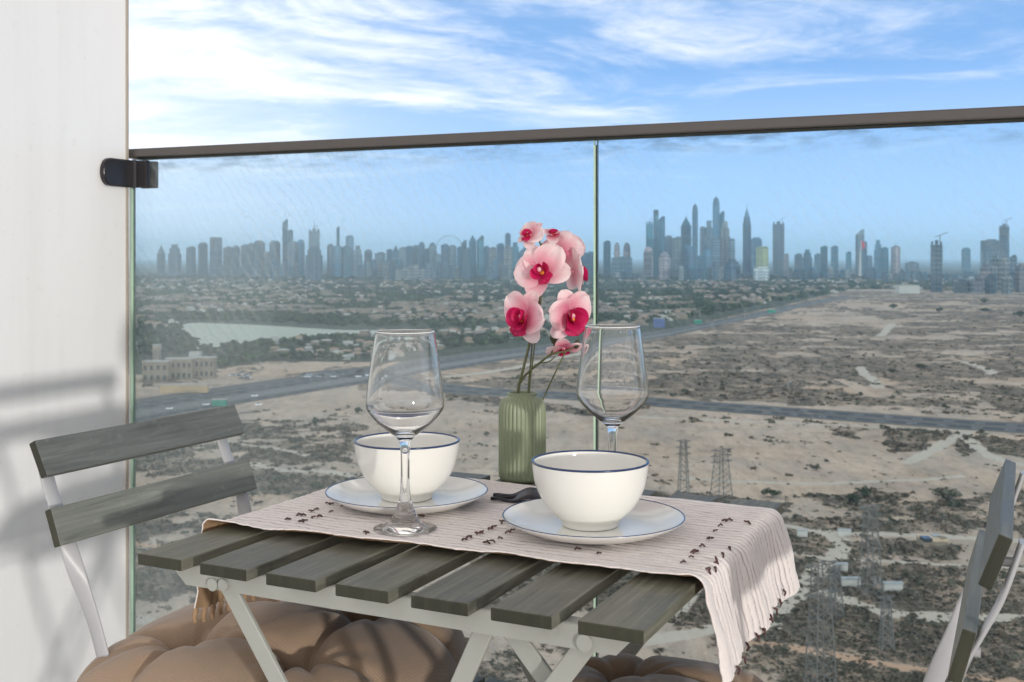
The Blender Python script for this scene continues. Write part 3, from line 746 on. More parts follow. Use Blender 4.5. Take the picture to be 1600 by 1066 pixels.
wine_glass(Vector((G1.x, G1.y, ZT + .0045)), 'empty wine glass standing in front of the bowl nearer the wall')
wine_glass(Vector((G2.x, G2.y, ZT + .0045)), 'empty wine glass standing behind the front bowl, overlapping the glass joint')

# vase
VZ = ZT + .0005; VP = at_z(816, 749, VZ); VP = Vector((VP.x, VP.y, VZ))
vs_ = empty('fluted_vase', VP, 0, 'sage green fluted cylindrical ceramic vase holding the orchid', 'vase')
def flute(r, z, a):
    if r < .0215 or z < .004: return r
    k = min(1, (r - .0215) / .006) * min(1, (z - .004) / .004)
    return r - .0019 * k * (1 - abs(math.sin(a * 17))) ** 1.2
vp = [(0, 0), (.026, 0), (.0300, .0012), (.0322, .005), (.0328, .012), (.0328, .03), (.0328, .06), (.0328, .090), (.0322, .100), (.0298, .1075), (.0255, .1125), (.0212, .1150), (.0205, .1168), (.0212, .1190), (.0204, .1204), (.0188, .1195), (.0180, .116), (.0178, .10), (.0178, .03), (0, .028)]
bm = bmesh.new(); lathe(bm, smooth_prof(vp, 3), 204, flute); bm_obj('body', bm, MAT['vase'], vs_, True)

# dark leather strap
g = at_z(812, 779, ZT + .008)
lp = empty('leather_strap', Vector((g.x, g.y, ZT + .0055)), TA + R(24), 'small dark folded leather strap lying between the vase and front bowl', 'strap')
n1, n2 = 26, 10; xs = np.linspace(-.033, .045, n1)[:, None] * np.ones((1, n2)); ws = np.linspace(-1, 1, n2)[None, :] * np.ones((n1, 1))
wdt = .006 + .0105 * sstep(-.033, .005, xs)
zz = .001 + .009 * np.exp(-((xs - .018) / .02) ** 2) * (1 - .6 * ws ** 2) + .003 * (ws > .5) + .0015 * np.sin(xs * 160)
V_ = np.stack([xs, ws * wdt, zz], -1).reshape(-1, 3)
o = np_mesh('strap_leaf', V_, grid_faces(n1, n2), True, [MAT['leather']], lp); m_ = o.modifiers.new('t', 'SOLIDIFY'); m_.thickness = .0025
bm = bmesh.new(); tube(bm, [(-.036, 0, .002), (-.02, .001, .0045), (-.002, .0, .0035)], [.002, .0035, .003], 10); bm_obj('strap_end', bm, MAT['leather'], lp, True)

# ------------------------------------------------------------------ orchid
OD = VP.y
orch = empty('orchid_spray', Vector((VP.x, VP.y, VZ + .03)), 0, 'pink orchid spray with magenta lips standing in the green vase', 'orchid')
O0 = Vector(orch.location)
def op(px, py, dy=0): return at_depth(px, py, OD + dy) - O0
FS = .88
def spline(pts, n=8):
    out = []; P = [pts[0]] + pts + [pts[-1]]
    for i in range(1, len(P) - 2):
        for k in range(n):
            t = k / n; p0, p1, p2, p3 = P[i - 1:i + 3]
            out.append(.5 * ((2 * p1) + (p2 - p0) * t + (2 * p0 - 5 * p1 + 4 * p2 - p3) * t * t + (3 * p1 - p0 - 3 * p2 + p3) * t ** 3))
    out.append(pts[-1]); return out
stem_pts = spline([Vector((-.002, 0, -.0015)), op(809, 620), op(818, 575), op(828, 535, .004), op(836, 500, .008), op(843, 468, .008), op(846, 430, .008), op(848, 398, .006), op(842, 375, .004), op(833, 366, 0)])
bm = bmesh.new(); tube(bm, stem_pts, [.0022 - .0010 * i / len(stem_pts) for i in range(len(stem_pts))], 10); bm_obj('stem', bm, MAT['stem'], orch, True)
bm = bmesh.new(); tw_ = spline([op(813, 598), op(822, 585), op(842, 568), op(862, 554, -.002), op(884, 549, -.002), op(893, 545), op(899, 540)])
tube(bm, tw_, [.0019 - .0008 * i / len(tw_) for i in range(len(tw_))], 8); bm_obj('twig', bm, MAT['stem'], orch, True)
bm = bmesh.new(); tube(bm, spline([op(861, 555, -.002), op(864, 545, -.002), op(867, 535, -.001)]), .0012, 8); bm_obj('twig', bm, MAT['stem'], orch, True)
bm = bmesh.new(); tube(bm, spline([op(846, 567, 0), op(858, 565, .001), op(868, 557, .002)]), .0009, 8); bm_obj('twig', bm, MAT['stem'], orch, True)
for (x, y, s, tilt) in ((865, 529, 1.0, -.15), (901, 538, .85, .35)):
    bm = bmesh.new()
    lathe(bm, smooth_prof([(0, -.008), (.003, -.0065), (.0052, -.001), (.0048, .004), (.0025, .0078), (0, .009)], 3), 20, lambda r, z, a: r * (1 + .07 * math.cos(3 * a)))
    o = bm_obj('bud', bm, MAT['bud'], orch, True); o.location = op(x, y, -.001); o.scale = (s, s, s); o.rotation_euler = (0, tilt, .4)
def petal_mesh(name, L, W, mat, power=.75, cup=.18, bend=.12, ruffle=.04, notch=0, seed=0, narrow=0.0):
    nl, nw = 20, 15
    s = np.linspace(0, 1, nl)[:, None] * np.ones((1, nw)); t = np.linspace(-1, 1, nw)[None, :] * np.ones((nl, 1))
    ss = s ** power
    wid = W * np.sqrt(np.clip(1 - (2 * ss - 1) ** 2, 0, 1)) * (1 - narrow * (1 - s)) + .0007
    wid = np.where(s < .12, np.minimum(wid, W * (.25 + s * 4)), wid)
    x = t * wid; y = s * L * (1 - notch * np.exp(-(t / .25) ** 2) * (s > .8))
    z = cup * L * (t ** 2) * np.sin(np.pi * np.clip(s, 0, 1)) - bend * L * s ** 2 + ruffle * L * np.sin(t * 6 + s * 5 + seed) * s ** 2 * np.abs(t)
    V = np.stack([x, y, z], -1).reshape(-1, 3); F = grid_faces(nl, nw)
    me = bpy.data.meshes.new(name); me.from_pydata(V.tolist(), [], F.tolist()); me.materials.append(mat)
    uv = me.uv_layers.new(name='UVMap'); tt = ((t + 1) / 2).ravel(); sss = s.ravel()
    li = np.zeros(len(me.loops), dtype=np.int32); me.loops.foreach_get('vertex_index', li)
    uv.data.foreach_set('uv', np.stack([tt[li], sss[li]], -1).astype(np.float32).ravel())
    me.polygons.foreach_set('use_smooth', [True] * len(me.polygons)); return me
PM = dict(petal=[petal_mesh('petal', .046, .0255, MAT['petal'], .8, .12, .12, .09, seed=k) for k in range(3)],
          sepal=[petal_mesh('sepal', .044, .0185, MAT['petal'], .85, .10, .08, .03, seed=k + 5) for k in range(3)],
          lip=petal_mesh('lip_lobe', .024, .0125, MAT['lip'], 1.25, -.20, .35, .10, notch=.25, seed=3),
          side=petal_mesh('lip_wing', .021, .0110, MAT['lip'], .8, .35, -.25, .05, seed=1))
def flower(px, py, dy, nrm, roll, scale=1.0, skip=(), lipsc=1.0, pet_bend=0, pedicel=None):
    """nrm: where the face looks; roll: turn of the dorsal sepal away from up"""
    p = op(px, py, dy); n = Vector(nrm).normalized(); up = Vector((0, 0, 1)); x = up.cross(n)
    if x.length < 1e-3: x = Vector((1, 0, 0))
    x.normalize(); y = n.cross(x)
    M = Matrix(((x.x, y.x, n.x), (x.y, y.y, n.y), (x.z, y.z, n.z))).to_4x4() @ Matrix.Rotation(roll, 4, 'Z')
    bm = bmesh.new(); lathe(bm, smooth_prof([(0, -.006), (.003, -.005), (.0035, .002), (.0042, .009), (.0036, .0125), (0, .0145)], 3), 14)
    fl = bm_obj('flower', bm, MAT['column'], orch, True); fl.matrix_local = Matrix.Translation(p) @ M @ Matrix.Diagonal((scale * FS,) * 3 + (1,)).to_4x4()
    def add(name, me, ang, tilt, z=0, sc_=1, nm=None):
        if name in skip: return
        o = bpy.data.objects.new(nm or name.rstrip('012345'), me); col.objects.link(o); o.parent = fl
        o.matrix_local = Matrix.Translation((0, 0, z)) @ Matrix.Rotation(ang, 4, 'Z') @ Matrix.Rotation(tilt, 4, 'X') @ Matrix.Diagonal((sc_, sc_, sc_, 1))
    j = lambda a: random.uniform(-a, a)
    add('sepal0', PM['sepal'][0], 0 + j(.08), R(4) + j(.1), -.0010, .98)
    add('sepal1', PM['sepal'][1], R(128) + j(.08), R(0) + j(.1), -.0014, 1)
    add('sepal2', PM['sepal'][2], R(-128) + j(.08), R(0) + j(.1), -.0018, 1)
    add('petal0', PM['petal'][1], R(66) + j(.1), R(10) + j(.22), .0012, 1)
    add('petal1', PM['petal'][1], R(-68) + j(.08), R(8) + j(.12), .0016, 1)
    add('lip0', PM['lip'], R(180), R(38), .002, lipsc, 'lip_lobe')
    add('lip1', PM['side'], R(128), R(24), .004, lipsc, 'lip_wing'); add('lip2', PM['side'], R(-128), R(24), .003, lipsc, 'lip_wing')
    add('lip3', PM['side'], R(88), R(48), .004, lipsc * .75, 'lip_wing'); add('lip4', PM['side'], R(-88), R(48), .004, lipsc * .75, 'lip_wing')
    if 'lip0' not in skip:
        bm = bmesh.new(); vs = bmesh.ops.create_icosphere(bm, subdivisions=2, radius=.0034)['verts']
        for v in vs: v.co += Vector((math.sin(v.co.y * 2600), math.cos(v.co.x * 2500), 0)) * .0006
        o = bm_obj('callus', bm, MAT['yellow'], fl, True); o.location = (0, -.006, .0078); o.scale = (1.1, 1.2, .9)
    a = fl.matrix_local.translation - n * .005 * scale; b = op(*pedicel) if pedicel else min(stem_pts, key=lambda q: (q - a).length)
    bm = bmesh.new(); tube(bm, spline([b, (a + b) / 2 - n * .006, a]), .0011, 8); bm_obj('pedicel', bm, MAT['stem'], orch, True)
    return fl
flower(847, 423, -.020, (-.38, -.95, .18), R(32), 1.02)
flower(822, 495, -.022, (-.80, -.75, .08), R(-22), 1.0, lipsc=1.35)
flower(889, 492, -.012, (.55, -.85, -.12), R(22), .98, lipsc=1.4)
flower(829, 368, -.004, (-.55, -.55, .55), R(-25), .62, lipsc=1.0)
flower(879, 390, .012, (.30, .85, .30), R(150), .80, pedicel=(855, 398, .006))
flower(897, 425, .006, (.92, .25, .05), R(5), .92, lipsc=1.15)
flower(880, 543, .004, (.15, -.45, -.85), R(20), .68, lipsc=.9, pedicel=(884, 549, -.002))
flower(862, 368, .004, (.1, -.35, .9), R(40), .55, pedicel=(846, 380, .005))

# ------------------------------------------------------------------ far land: ground
def px_of(x, y): return CX + FPX * x / y, HY + FPX * HG / y
def gh(x, y):
    """gentle relief in metres, fading with distance"""
    x = np.asarray(x, float); y = np.asarray(y, float)
    k = np.clip(1.4 - y / 1500, .12, 1)
    return (fbm(x / 55, y / 55, 41, 3) - .5) * 3.2 * k + (fbm(x / 9, y / 9, 42, 2) - .5) * .7 * np.clip(1 - y / 900, 0, 1)
def W(pts): return [ground_at(*p) for p in pts]
def dist_poly(x, y, P):
    d = np.full(np.shape(x), 1e9)
    for (ax, ay), (bx, by) in zip(P, P[1:]):
        vx, vy = bx - ax, by - ay; L2 = vx * vx + vy * vy + 1e-9
        t = np.clip(((x - ax) * vx + (y - ay) * vy) / L2, 0, 1)
        d = np.minimum(d, np.hypot(x - ax - vx * t, y - ay - vy * t))
    return d
def smooth_line(pts, n=8):
    P = [np.array(p, float) for p in pts]; P = [P[0]] + P + [P[-1]]; out = []
    for i in range(1, len(P) - 2):
        for k in range(n):
            t = k / n; p0, p1, p2, p3 = P[i - 1:i + 3]
            out.append(tuple(.5 * ((2 * p1) + (p2 - p0) * t + (2 * p0 - 5 * p1 + 4 * p2 - p3) * t * t + (3 * p1 - p0 - 3 * p2 + p3) * t ** 3)))
    out.append(tuple(P[-1])); return out
def in_poly(X, Y, P):
    ins = np.zeros(np.shape(X), bool)
    for (ax, ay), (bx, by) in zip(P, P[1:] + P[:1]):
        c = ((ay > Y) != (by > Y)) & (X < (bx - ax) * (Y - ay) / (by - ay + 1e-12) + ax); ins ^= c
    return ins

HWA = smooth_line(W([(-500, 752), (100, 661), (215, 641), (400, 612), (600, 582), (760, 558), (900, 540), (1020, 524), (1120, 505), (1200, 489), (1255, 476), (1330, 463)]), 10)
HWB = smooth_line(W([(520, 578), (600, 588), (700, 606), (800, 613), (930, 620), (1100, 633), (1280, 646), (1450, 658), (1600, 668), (2200, 705)]), 8)
TRACKS = [  # points, half width (m), colour tint 0 pale / 1 orange
    ([(1180, 812), (1210, 816), (1290, 830), (1400, 836), (1540, 842), (1700, 850)], 2.6, 0),
    ([(1290, 828), (1311, 842), (1313, 858), (1296, 878), (1262, 902), (1240, 929), (1215, 950)], 3.0, 0),
    ([(1225, 861), (1280, 868), (1400, 878), (1502, 886), (1640, 892)], 1.3, 0),
    ([(1295, 925), (1320, 936), (1360, 946), (1420, 958), (1500, 962), (1620, 968)], 3.4, 0),
    ([(1150, 998), (1180, 1003), (1240, 1010), (1300, 1020), (1370, 1033), (1442, 1043), (1620, 1063)], 1.9, 1),
    ([(1380, 668), (1450, 671), (1520, 674), (1620, 678)], 2.6, 0),
    ([(1516, 674), (1485, 688), (1452, 708), (1420, 724)], 3.4, 0), ([(1504, 682), (1532, 704), (1562, 720), (1640, 736)], 3.4, 0),
    ([(1344, 574), (1352, 586), (1368, 597), (1372, 606)], 4.0, 0), ([(1312, 594), (1338, 604), (1356, 618)], 4.5, .5),
    ([(1510, 566), (1545, 578), (1548, 584)], 4, 0), ([(1376, 525), (1382, 520), (1394, 506)], 5, 0),
    ([(395, 724), (440, 735), (500, 738), (562, 744), (640, 757)], 2.8, 0), ([(330, 690), (420, 700), (480, 712)], 2, 0),
    ([(1070, 748), (1170, 751), (1280, 754), (1400, 752), (1500, 745)], 2.2, 0),
    ([(205, 850), (260, 858), (340, 858)], 2, 1), ([(205, 965), (260, 975), (330, 990)], 3, 0), ([(1000, 652), (1180, 660), (1380, 668)], 2.5, 0),
    ([(1560, 780), (1600, 790), (1700, 800)], 2, 1), ([(1180, 870), (1100, 900), (1050, 960), (900, 990)], 2, 0), ([(960, 1010), (1100, 985), (1200, 975)], 3, 0),
    ([(700, 588), (740, 585), (800, 575), (860, 562), (930, 548)], 5, 0), ([(560, 712), (600, 716), (640, 722)], 2.2, 0)]
PATCH = [  # dark scrub patches as seen from the balcony
    [(1384, 668), (1440, 672), (1512, 677), (1478, 692), (1450, 700), (1452, 706), (1400, 710), (1382, 692)],
    [(1508, 681), (1600, 690), (1660, 720), (1560, 717), (1530, 698)], [(1490, 686), (1502, 682), (1530, 706), (1500, 712), (1488, 700)],
    [(1220, 836), (1290, 838), (1304, 856), (1280, 868), (1215, 862)], [(1312, 842), (1500, 852), (1500, 876), (1330, 868)],
    [(1300, 884), (1420, 880), (1500, 892), (1500, 935), (1330, 925), (1290, 900)], [(1210, 958), (1300, 940), (1440, 975), (1450, 1025), (1300, 1008), (1200, 992)],
    [(375, 668), (430, 672), (434, 684), (380, 692)], [(330, 693), (420, 694), (424, 702), (330, 706)], [(405, 705), (520, 712), (560, 728), (420, 724)],
    [(350, 735), (500, 745), (560, 756), (480, 775), (360, 770)], [(1450, 765), (1500, 768), (1500, 795), (1458, 795)],
    [(1120, 770), (1240, 780), (1230, 800), (1130, 800)], [(760, 590), (880, 588), (900, 600), (780, 604)], [(560, 600), (720, 596), (740, 610), (560, 612)],
    [(700, 610), (930, 640), (930, 652), (700, 626)], [(440, 585), (560, 572), (600, 578), (500, 598)]]
PALE = [[(960, 655), (1100, 660), (1220, 668), (1370, 690), (1350, 730), (1150, 735), (1000, 710)], [(1200, 490), (1290, 484), (1420, 500), (1400, 510), (1240, 505)], [(560, 640), (720, 640), (900, 665), (920, 700), (700, 720), (560, 700)],
        [(1330, 470), (1400, 474), (1440, 486), (1300, 480)], [(1420, 770), (1520, 760), (1530, 775), (1400, 785)]]
LAKE = [(281, 509), (300, 505), (350, 506), (400, 508), (470, 512), (540, 516), (640, 516), (740, 519), (735, 523), (640, 524), (590, 526), (520, 528), (460, 532), (400, 540), (350, 546), (318, 549), (304, 541), (290, 525)]

def town_mask(X, Y):
    """1 where villas, gardens and trees stand"""
    a = (Y < 600 - (X - 200) * .16) & (X < 760)
    lim = np.interp(X, [700, 950, 1060, 1150, 1220, 1280, 1330, 1420, 1500, 1700], [565, 528, 512, 492, 478, 463, 452, 452, 455, 458])
    return (a & (Y < 585)) | (Y < lim)

def build_ground():
    cols = np.concatenate([np.array([-9000, -5000, -3000, -1800, -1000, -500, -200, 0, 100, 160]), np.arange(195, 1625, 2.1), np.array([1660, 1750, 1900, 2200, 2700, 3500, 5000, 7000, 10000])])
    rows = np.concatenate([np.array([404.7 * 1.0 + .25, 406, 408, 411]), np.arange(414, 470, .9), np.arange(470, 1085, 1.35), np.array([1100, 1130, 1180, 1250, 1400, 1700, 2400, 4200])])
    X, Y = np.meshgrid(cols, rows); D = FPX * HG / (Y - HY); GX = (X - CX) / FPX * D
    Z = GZ + gh(GX, D)
    dA = dist_poly(GX, D, HWA); dB = dist_poly(GX, D, HWB)
    Z = np.where((dA < 75) | (dB < 55), GZ + (Z - GZ) * np.clip((np.minimum(dA - 60, dB - 35)) / 20, 0, 1) * 1.0, Z)
    lake = in_poly(X, Y, LAKE); Z = np.where(lake, GZ - .6, Z)
    # cover density
    n1 = fbm(GX / 38, D / 38, 1, 4); n2 = fbm(GX / 7.5, D / 11, 2, 3); n3 = fbm(GX / 140, D / 90, 3, 4)
    base = np.full(X.shape, .30)
    right_plain = (X > 620 + (600 - Y) * 1.2) & (Y < np.interp(X, [600, 930, 1600], [590, 618, 662])) & (Y > 455)
    base = np.where(right_plain, .70 + .7 * (n3 - .5) + 1.1 * (fbm(GX / 260, D / 60, 7, 4) - .5), base)
    mid = (Y >= np.interp(X, [600, 930, 1600], [615, 640, 684])) & (Y < 770); base = np.where(mid, .10 + .35 * (n3 - .42), base)
    low = Y >= 770; base = np.where(low, .47 + .5 * (n3 - .5), base)
    lf = (X < 600) & (Y > 655); base = np.where(lf, .48 + .35 * (n3 - .5), base)
    base = np.where(town_mask(X, Y), .95 + .3 * (n3 - .5), base)
    for P in PATCH:
        m_ = in_poly(X + 14 * (fbm(GX / 12, D / 12, 51, 3) - .5) * 2, Y + 7 * (fbm(GX / 12, D / 12, 52, 3) - .5) * 2, P); base = np.where(m_, .88, base)
    for P in PALE:
        m_ = in_poly(X + 30 * (fbm(GX / 30, D / 30, 53, 3) - .5) * 2, Y + 9 * (fbm(GX / 30, D / 30, 54, 3) - .5) * 2, P); base = np.where(m_, base * .35, base)
    veg = np.clip(base + 1.15 * (n1 - .5) + .55 * (n2 - .5), 0, 1)
    veg = sstep(.36, .66, veg)
    track = np.zeros(X.shape); orange = np.zeros(X.shape)
    wob = (fbm(GX / 6, D / 6, 61, 2) - .5) * 2
    for P, w_, t in TRACKS:
        d_ = dist_poly(GX, D, smooth_line(W(P), 6)); m_ = 1 - sstep(w_ * .8, w_ * 1.5, d_ + wob * w_ * .5)
        track = np.maximum(track, m_ * (.85)); orange = np.maximum(orange, m_ * t)
    rock = fbm(GX / 3.2, D / 5, 71, 2)
    veg = veg * (1 - track)
    warm = fbm(GX / 210, D / 120, 81, 3)
    V = np.stack([GX, D, Z], -1).reshape(-1, 3)
    nr, nc = X.shape
    # two last rows run under and behind the balcony
    ex = np.linspace(-1, 1, nc)
    r1 = np.stack([np.sign(ex) * np.abs(ex) ** 1.6 * 9000, np.full(nc, 0.0), np.full(nc, GZ)], -1); r2 = np.stack([np.sign(ex) * np.abs(ex) ** 1.6 * 9000, np.full(nc, -9000.0), np.full(nc, GZ)], -1)
    V = np.concatenate([V, r1, r2]); F = grid_faces(nr + 2, nc)
    o = np_mesh('ground', V, F[:, ::-1], True, [ground_mat()])
    pad = np.zeros(2 * nc)
    for nm, arr in (('veg', veg), ('track', track), ('orange', orange), ('warm', warm), ('town', town_mask(X, Y).astype(float)), ('lakebed', lake.astype(float))):
        a = o.data.attributes.new(nm, 'FLOAT', 'POINT'); a.data.foreach_set('value', np.concatenate([arr.ravel(), pad + (.4 if nm == 'warm' else 0)]).astype(np.float32))
    if o.data.polygons[5000].normal.z < 0: o.data.flip_normals()
    tag(o, kind='structure'); return X, Y, GX, D, veg, right_plain
def ground_mat():
    M = Mt('desert_ground', (.4, .33, .25), .95, spec=.1)
    v = M.coord('Object'); veg = M.attr('veg').outputs['Fac']; tr = M.attr('track').outputs['Fac']; orr = M.attr('orange').outputs['Fac']; wm = M.attr('warm').outputs['Fac']; tw = M.attr('town').outputs['Fac']
    n0 = M.noise(v, .012, 5, .6, .4); n1 = M.noise(v, .10, 6, .65); n2 = M.noise(v, .55, 4, .65); n3 = M.noise(M.coord('Object', (1, .35, 1)), .035, 6, .7, .8)
    sand = M.ramp(n0, [(.30, (.32, .235, .172)), (.45, (.465, .345, .252)), (.6, (.555, .415, .31)), (.75, (.43, .335, .262))])
    sand = M.mix(M.mr(n3, .42, .66, 0, .55), sand, (.28, .245, .215))
    sand = M.mix(M.mr(wm, .5, .68, 0, .5), sand, (.50, .32, .19))
    sand = M.mix(M.mr(n1, .45, .7, 0, .35), sand, (.23, .19, .155))
    sand = M.mix(M.mr(n2, .5, .75, 0, .4), sand, (.20, .165, .13))
    scrub = M.ramp(n1, [(.3, (.070, .050, .036)), (.5, (.13, .095, .066)), (.68, (.24, .18, .125))])
    scrub = M.mix(M.mr(n2, .38, .62), scrub, (.055, .047, .036))
    n5 = M.noise(M.coord('Object', (1, .5, 1)), .045, 6, .75, .5)
    scrub = M.mix(M.mr(n5, .42, .64), scrub, (.33, .24, .17))
    scrub = M.mix(tw, scrub, M.ramp(M.noise(v, .05, 5, .7), [(.35, (.025, .04, .024)), (.5, (.045, .056, .034)), (.62, (.09, .088, .062)), (.74, (.20, .175, .14))]))
    f = M.math('ADD', veg, M.math('MULTIPLY', M.math('SUBTRACT', n2, .5), 1.3), clamp=True)
    f = M.mr(M.math('ADD', f, M.math('MULTIPLY', tw, .62)), .25, .85)
    n6 = M.noise(v, 1.7, 3, .7); n7 = M.noise(M.coord('Object', (1, .25, 1)), .22, 5, .7)
    c = M.mix(f, sand, scrub)
    c = M.mix(M.mr(n6, .56, .72, 0, .55), c, (.07, .055, .042)); c = M.mix(M.mr(n7, .5, .68, 0, .4), c, (.13, .10, .075)); c = M.mix(M.mr(n7, .44, .3, 0, .25), c, (.52, .42, .33))
    trc = M.mix(orr, M.mix(n1, (.50, .43, .34), (.40, .34, .28)), (.46, .29, .19))
    c = M.mix(M.mr(tr, .2, .7), c, trc)
    M.l(c, M.b.inputs['Base Color']); M.bump(M.math('ADD', n2, n1), .6, .5)
    return M.m
GXX, GYY, GGX, GGD, VEG, RPL = build_ground()

TAPER = [False]
def tp(y): return .84 - .42 * float(sstep(950, 1750, y)) if TAPER[0] else 1.0
def ribbon_road(name, P, off, w, z, mat, parent=None):
    P = [np.array(p, float) for p in P]; V = []; 
    for i, p in enumerate(P):
        d = P[min(i + 1, len(P) - 1)] - P[max(i - 1, 0)]; d /= np.linalg.norm(d); n = np.array([-d[1], d[0]])
        for s in (-1, 1):
            q = p + n * (off + s * w / 2) * tp(p[1]); V.append((q[0], q[1], GZ + z))
    F = [(2 * i, 2 * i + 1, 2 * i + 3, 2 * i + 2) for i in range(len(P) - 1)]
    o = np_mesh(name, V, F, False, [mat], parent)
    if o.data.polygons[0].normal.z < 0: o.data.flip_normals()
    return o
def road_mat(name, c, c2):
    M = Mt(name, c, .85, spec=.3); v = M.coord('Object'); n = M.noise(v, .3, 4, .6); n2 = M.noise(v, 4, 3, .6)
    M.l(M.mix(M.mr(n2, .3, .7, 0, .3), M.mix(n, c, c2), c2), M.b.inputs['Base Color']); return M.m
MAT['asphalt'] = road_mat('asphalt', (.030, .034, .040), (.055, .058, .064)); MAT['verge'] = road_mat('road_verge', (.17, .14, .11), (.09, .078, .062))
MAT['kerb'] = road_mat('kerb_stone', (.24, .23, .21), (.16, .15, .14)); MAT['mark'] = simple('road_marking', (.6, .6, .58), .7, .1, .3)
MAT['shoulder'] = road_mat('pale_shoulder', (.19, .185, .17), (.13, .13, .125))
def dashes(P, off, z, n_every=18, ln=6, w=.5, mat=None):
    P = np.array(P, float); seg = np.hypot(*(P[1:] - P[:-1]).T); cum = np.concatenate([[0], np.cumsum(seg)]); V = []; F = []
    for s in np.arange(0, cum[-1] - ln, n_every):
        q = []
        for t in (s, s + ln):
            i = min(np.searchsorted(cum, t, 'right') - 1, len(seg) - 1); d = (P[i + 1] - P[i]) / seg[i]; n = np.array([-d[1], d[0]]); p = P[i] + d * (t - cum[i])
            q += [p + n * (off * tp(p[1]) - w / 2), p + n * (off * tp(p[1]) + w / 2)]
        k = len(V); V += [(a[0], a[1], GZ + z) for a in q]; F.append((k, k + 1, k + 3, k + 2))
    return V, F
def highway(P, lanes, label_kind):
    base = lanes['bed']; ribbon = ribbon_road('road_bed', P, base[0], base[1], .10, MAT[lanes.get('bedmat', 'verge')]); tag(ribbon, kind='structure')
    for k, (off, w, m_) in enumerate(lanes['strips']):
        tag(ribbon_road('road', P, off, w, .16 + .012 * (k % 2), MAT[m_]), kind='structure')
    for off in lanes['kerbs']: tag(ribbon_road('kerb', P, off, .9, .30, MAT['kerb']), kind='structure')
    VV = []; FF = []
    for off in lanes['dash']:
        V, F = dashes(P, off, .20); FF += [tuple(i + len(VV) for i in f) for f in F]; VV += V
    o = np_mesh('lane_markings', VV, FF, False, [MAT['mark']]); tag(o, kind='structure')
    if o.data.polygons[0].normal.z < 0: o.data.flip_normals()
TAPER[0] = True
highway(HWA, dict(bed=(4, 100), strips=[(-37, 11, 'asphalt'), (-15, 20, 'shoulder'), (8, 12, 'asphalt'), (25, 11, 'asphalt'), (43, 5, 'asphalt')], kerbs=(-31, -43, -3.5, -26, 15, 18.5, 31.5, 40, 46.5), dash=(-38, 3, 7, 22, 26)), 'a')
TAPER[0] = False
highway(HWB, dict(bed=(-4, 46), strips=[(-15, 12, 'asphalt'), (5, 12, 'asphalt')], kerbs=(-8.5, -22, -1.5, 11.6), dash=(-17, -13, 3, 7)), 'b')
# lake
lk = W(LAKE); bm = bmesh.new(); vs = [bm.verts.new((x, y, GZ + .15)) for x, y in smooth_line(lk + [lk[0]], 4)[:-1]]; f = bm.faces.new(vs); bmesh.ops.triangulate(bm, faces=[f])
def water():
    M = Mt('lake_water', (.36, .36, .27), .6, spec=.2); v = M.coord('Object', (1, .4, 1)); M.bump(M.noise(v, .25, 3, .6), .12, .3); return M.m
o = bm_obj('lake', bm, water()); tag(o, kind='structure')
if o.data.polygons[0].normal.z < 0: o.data.flip_normals()

# ------------------------------------------------------------------ haze
def haze():
    bm = bmesh.new(); zt_, zb = 520.0, GZ - 8
    box(bm, (60000, 52000, zt_ - zb), T(0, 14000, (zt_ + zb) / 2))
    m_ = bpy.data.materials.new('haze_air'); m_.use_nodes = True; nt = m_.node_tree; nt.nodes.clear()
    out = nt.nodes.new('ShaderNodeOutputMaterial'); v = nt.nodes.new('ShaderNodeVolumePrincipled')
    v.inputs['Color'].default_value = HAZE_COL; v.inputs['Density'].default_value = HAZE_D; v.inputs['Anisotropy'].default_value = .1
    nt.links.new(v.outputs[0], out.inputs[1]); o = bm_obj('haze', bm, m_); tag(o, kind='stuff'); return o
HAZE_COL = (.60, .83, 1.0, 1); HAZE_D = 5.6e-5
haze()

# ------------------------------------------------------------------ far land: foliage stock
def leaf_mat(name, a, b, c):
    M = Mt(name, a, .8, spec=.15); g = M.n('ShaderNodeNewGeometry'); oi = M.n('ShaderNodeObjectInfo')
    r_ = M.math('FRACT', M.math('ADD', g.outputs['Random Per Island'], M.math('MULTIPLY', oi.outputs['Random'], .31)))
    M.l(M.ramp(r_, [(0, a), (.5, b), (1, c)]), M.b.inputs['Base Color']); return M.m
MAT['leaf'] = [leaf_mat('dark_olive_foliage', (.022, .034, .018), (.04, .055, .028), (.075, .085, .045)), leaf_mat('green_foliage', (.03, .05, .02), (.05, .085, .035), (.09, .12, .05)), leaf_mat('dusty_foliage', (.05, .055, .035), (.08, .08, .05), (.13, .12, .08))]
MAT['bark'] = simple('bark', (.12, .09, .065), .9, .3, 2)
def crown_arrays(n, seed, flat=.8, leaf=.11, lumps=7):
    r = np.random.default_rng(seed); C = r.normal(0, .42, (lumps, 3)) * (1, 1, .55); C[0] = 0; rad = r.uniform(.28, .5, lumps)
    k = r.integers(0, lumps, n); d = r.normal(0, 1, (n, 3)); d /= np.linalg.norm(d, axis=1)[:, None]
    p = C[k] + d * (rad[k] * r.uniform(.65, 1.05, n))[:, None]; p[:, 2] = p[:, 2] * flat
    p[:, :2] /= max(1, np.abs(p[:, :2]).max()); p[:, 2] = np.clip(p[:, 2], -.5, 1)
    a = r.normal(0, 1, (n, 3)); a -= d * (a * d).sum(1)[:, None] * .7; a /= np.linalg.norm(a, axis=1)[:, None]; b = np.cross(a, d + r.normal(0, .4, (n, 3))); b /= np.linalg.norm(b, axis=1)[:, None]
    s = leaf * r.uniform(.6, 1.4, n)[:, None]
    V = np.stack([p - a * s - b * s * .6, p + a * s - b * s * .6, p + a * s * .5 + b * s, p - a * s * .6 + b * s * .8], 1).reshape(-1, 3)
    return V, np.arange(4 * n).reshape(-1, 4)
CROWN = [crown_arrays(170, s, leaf=.16) for s in range(5)]
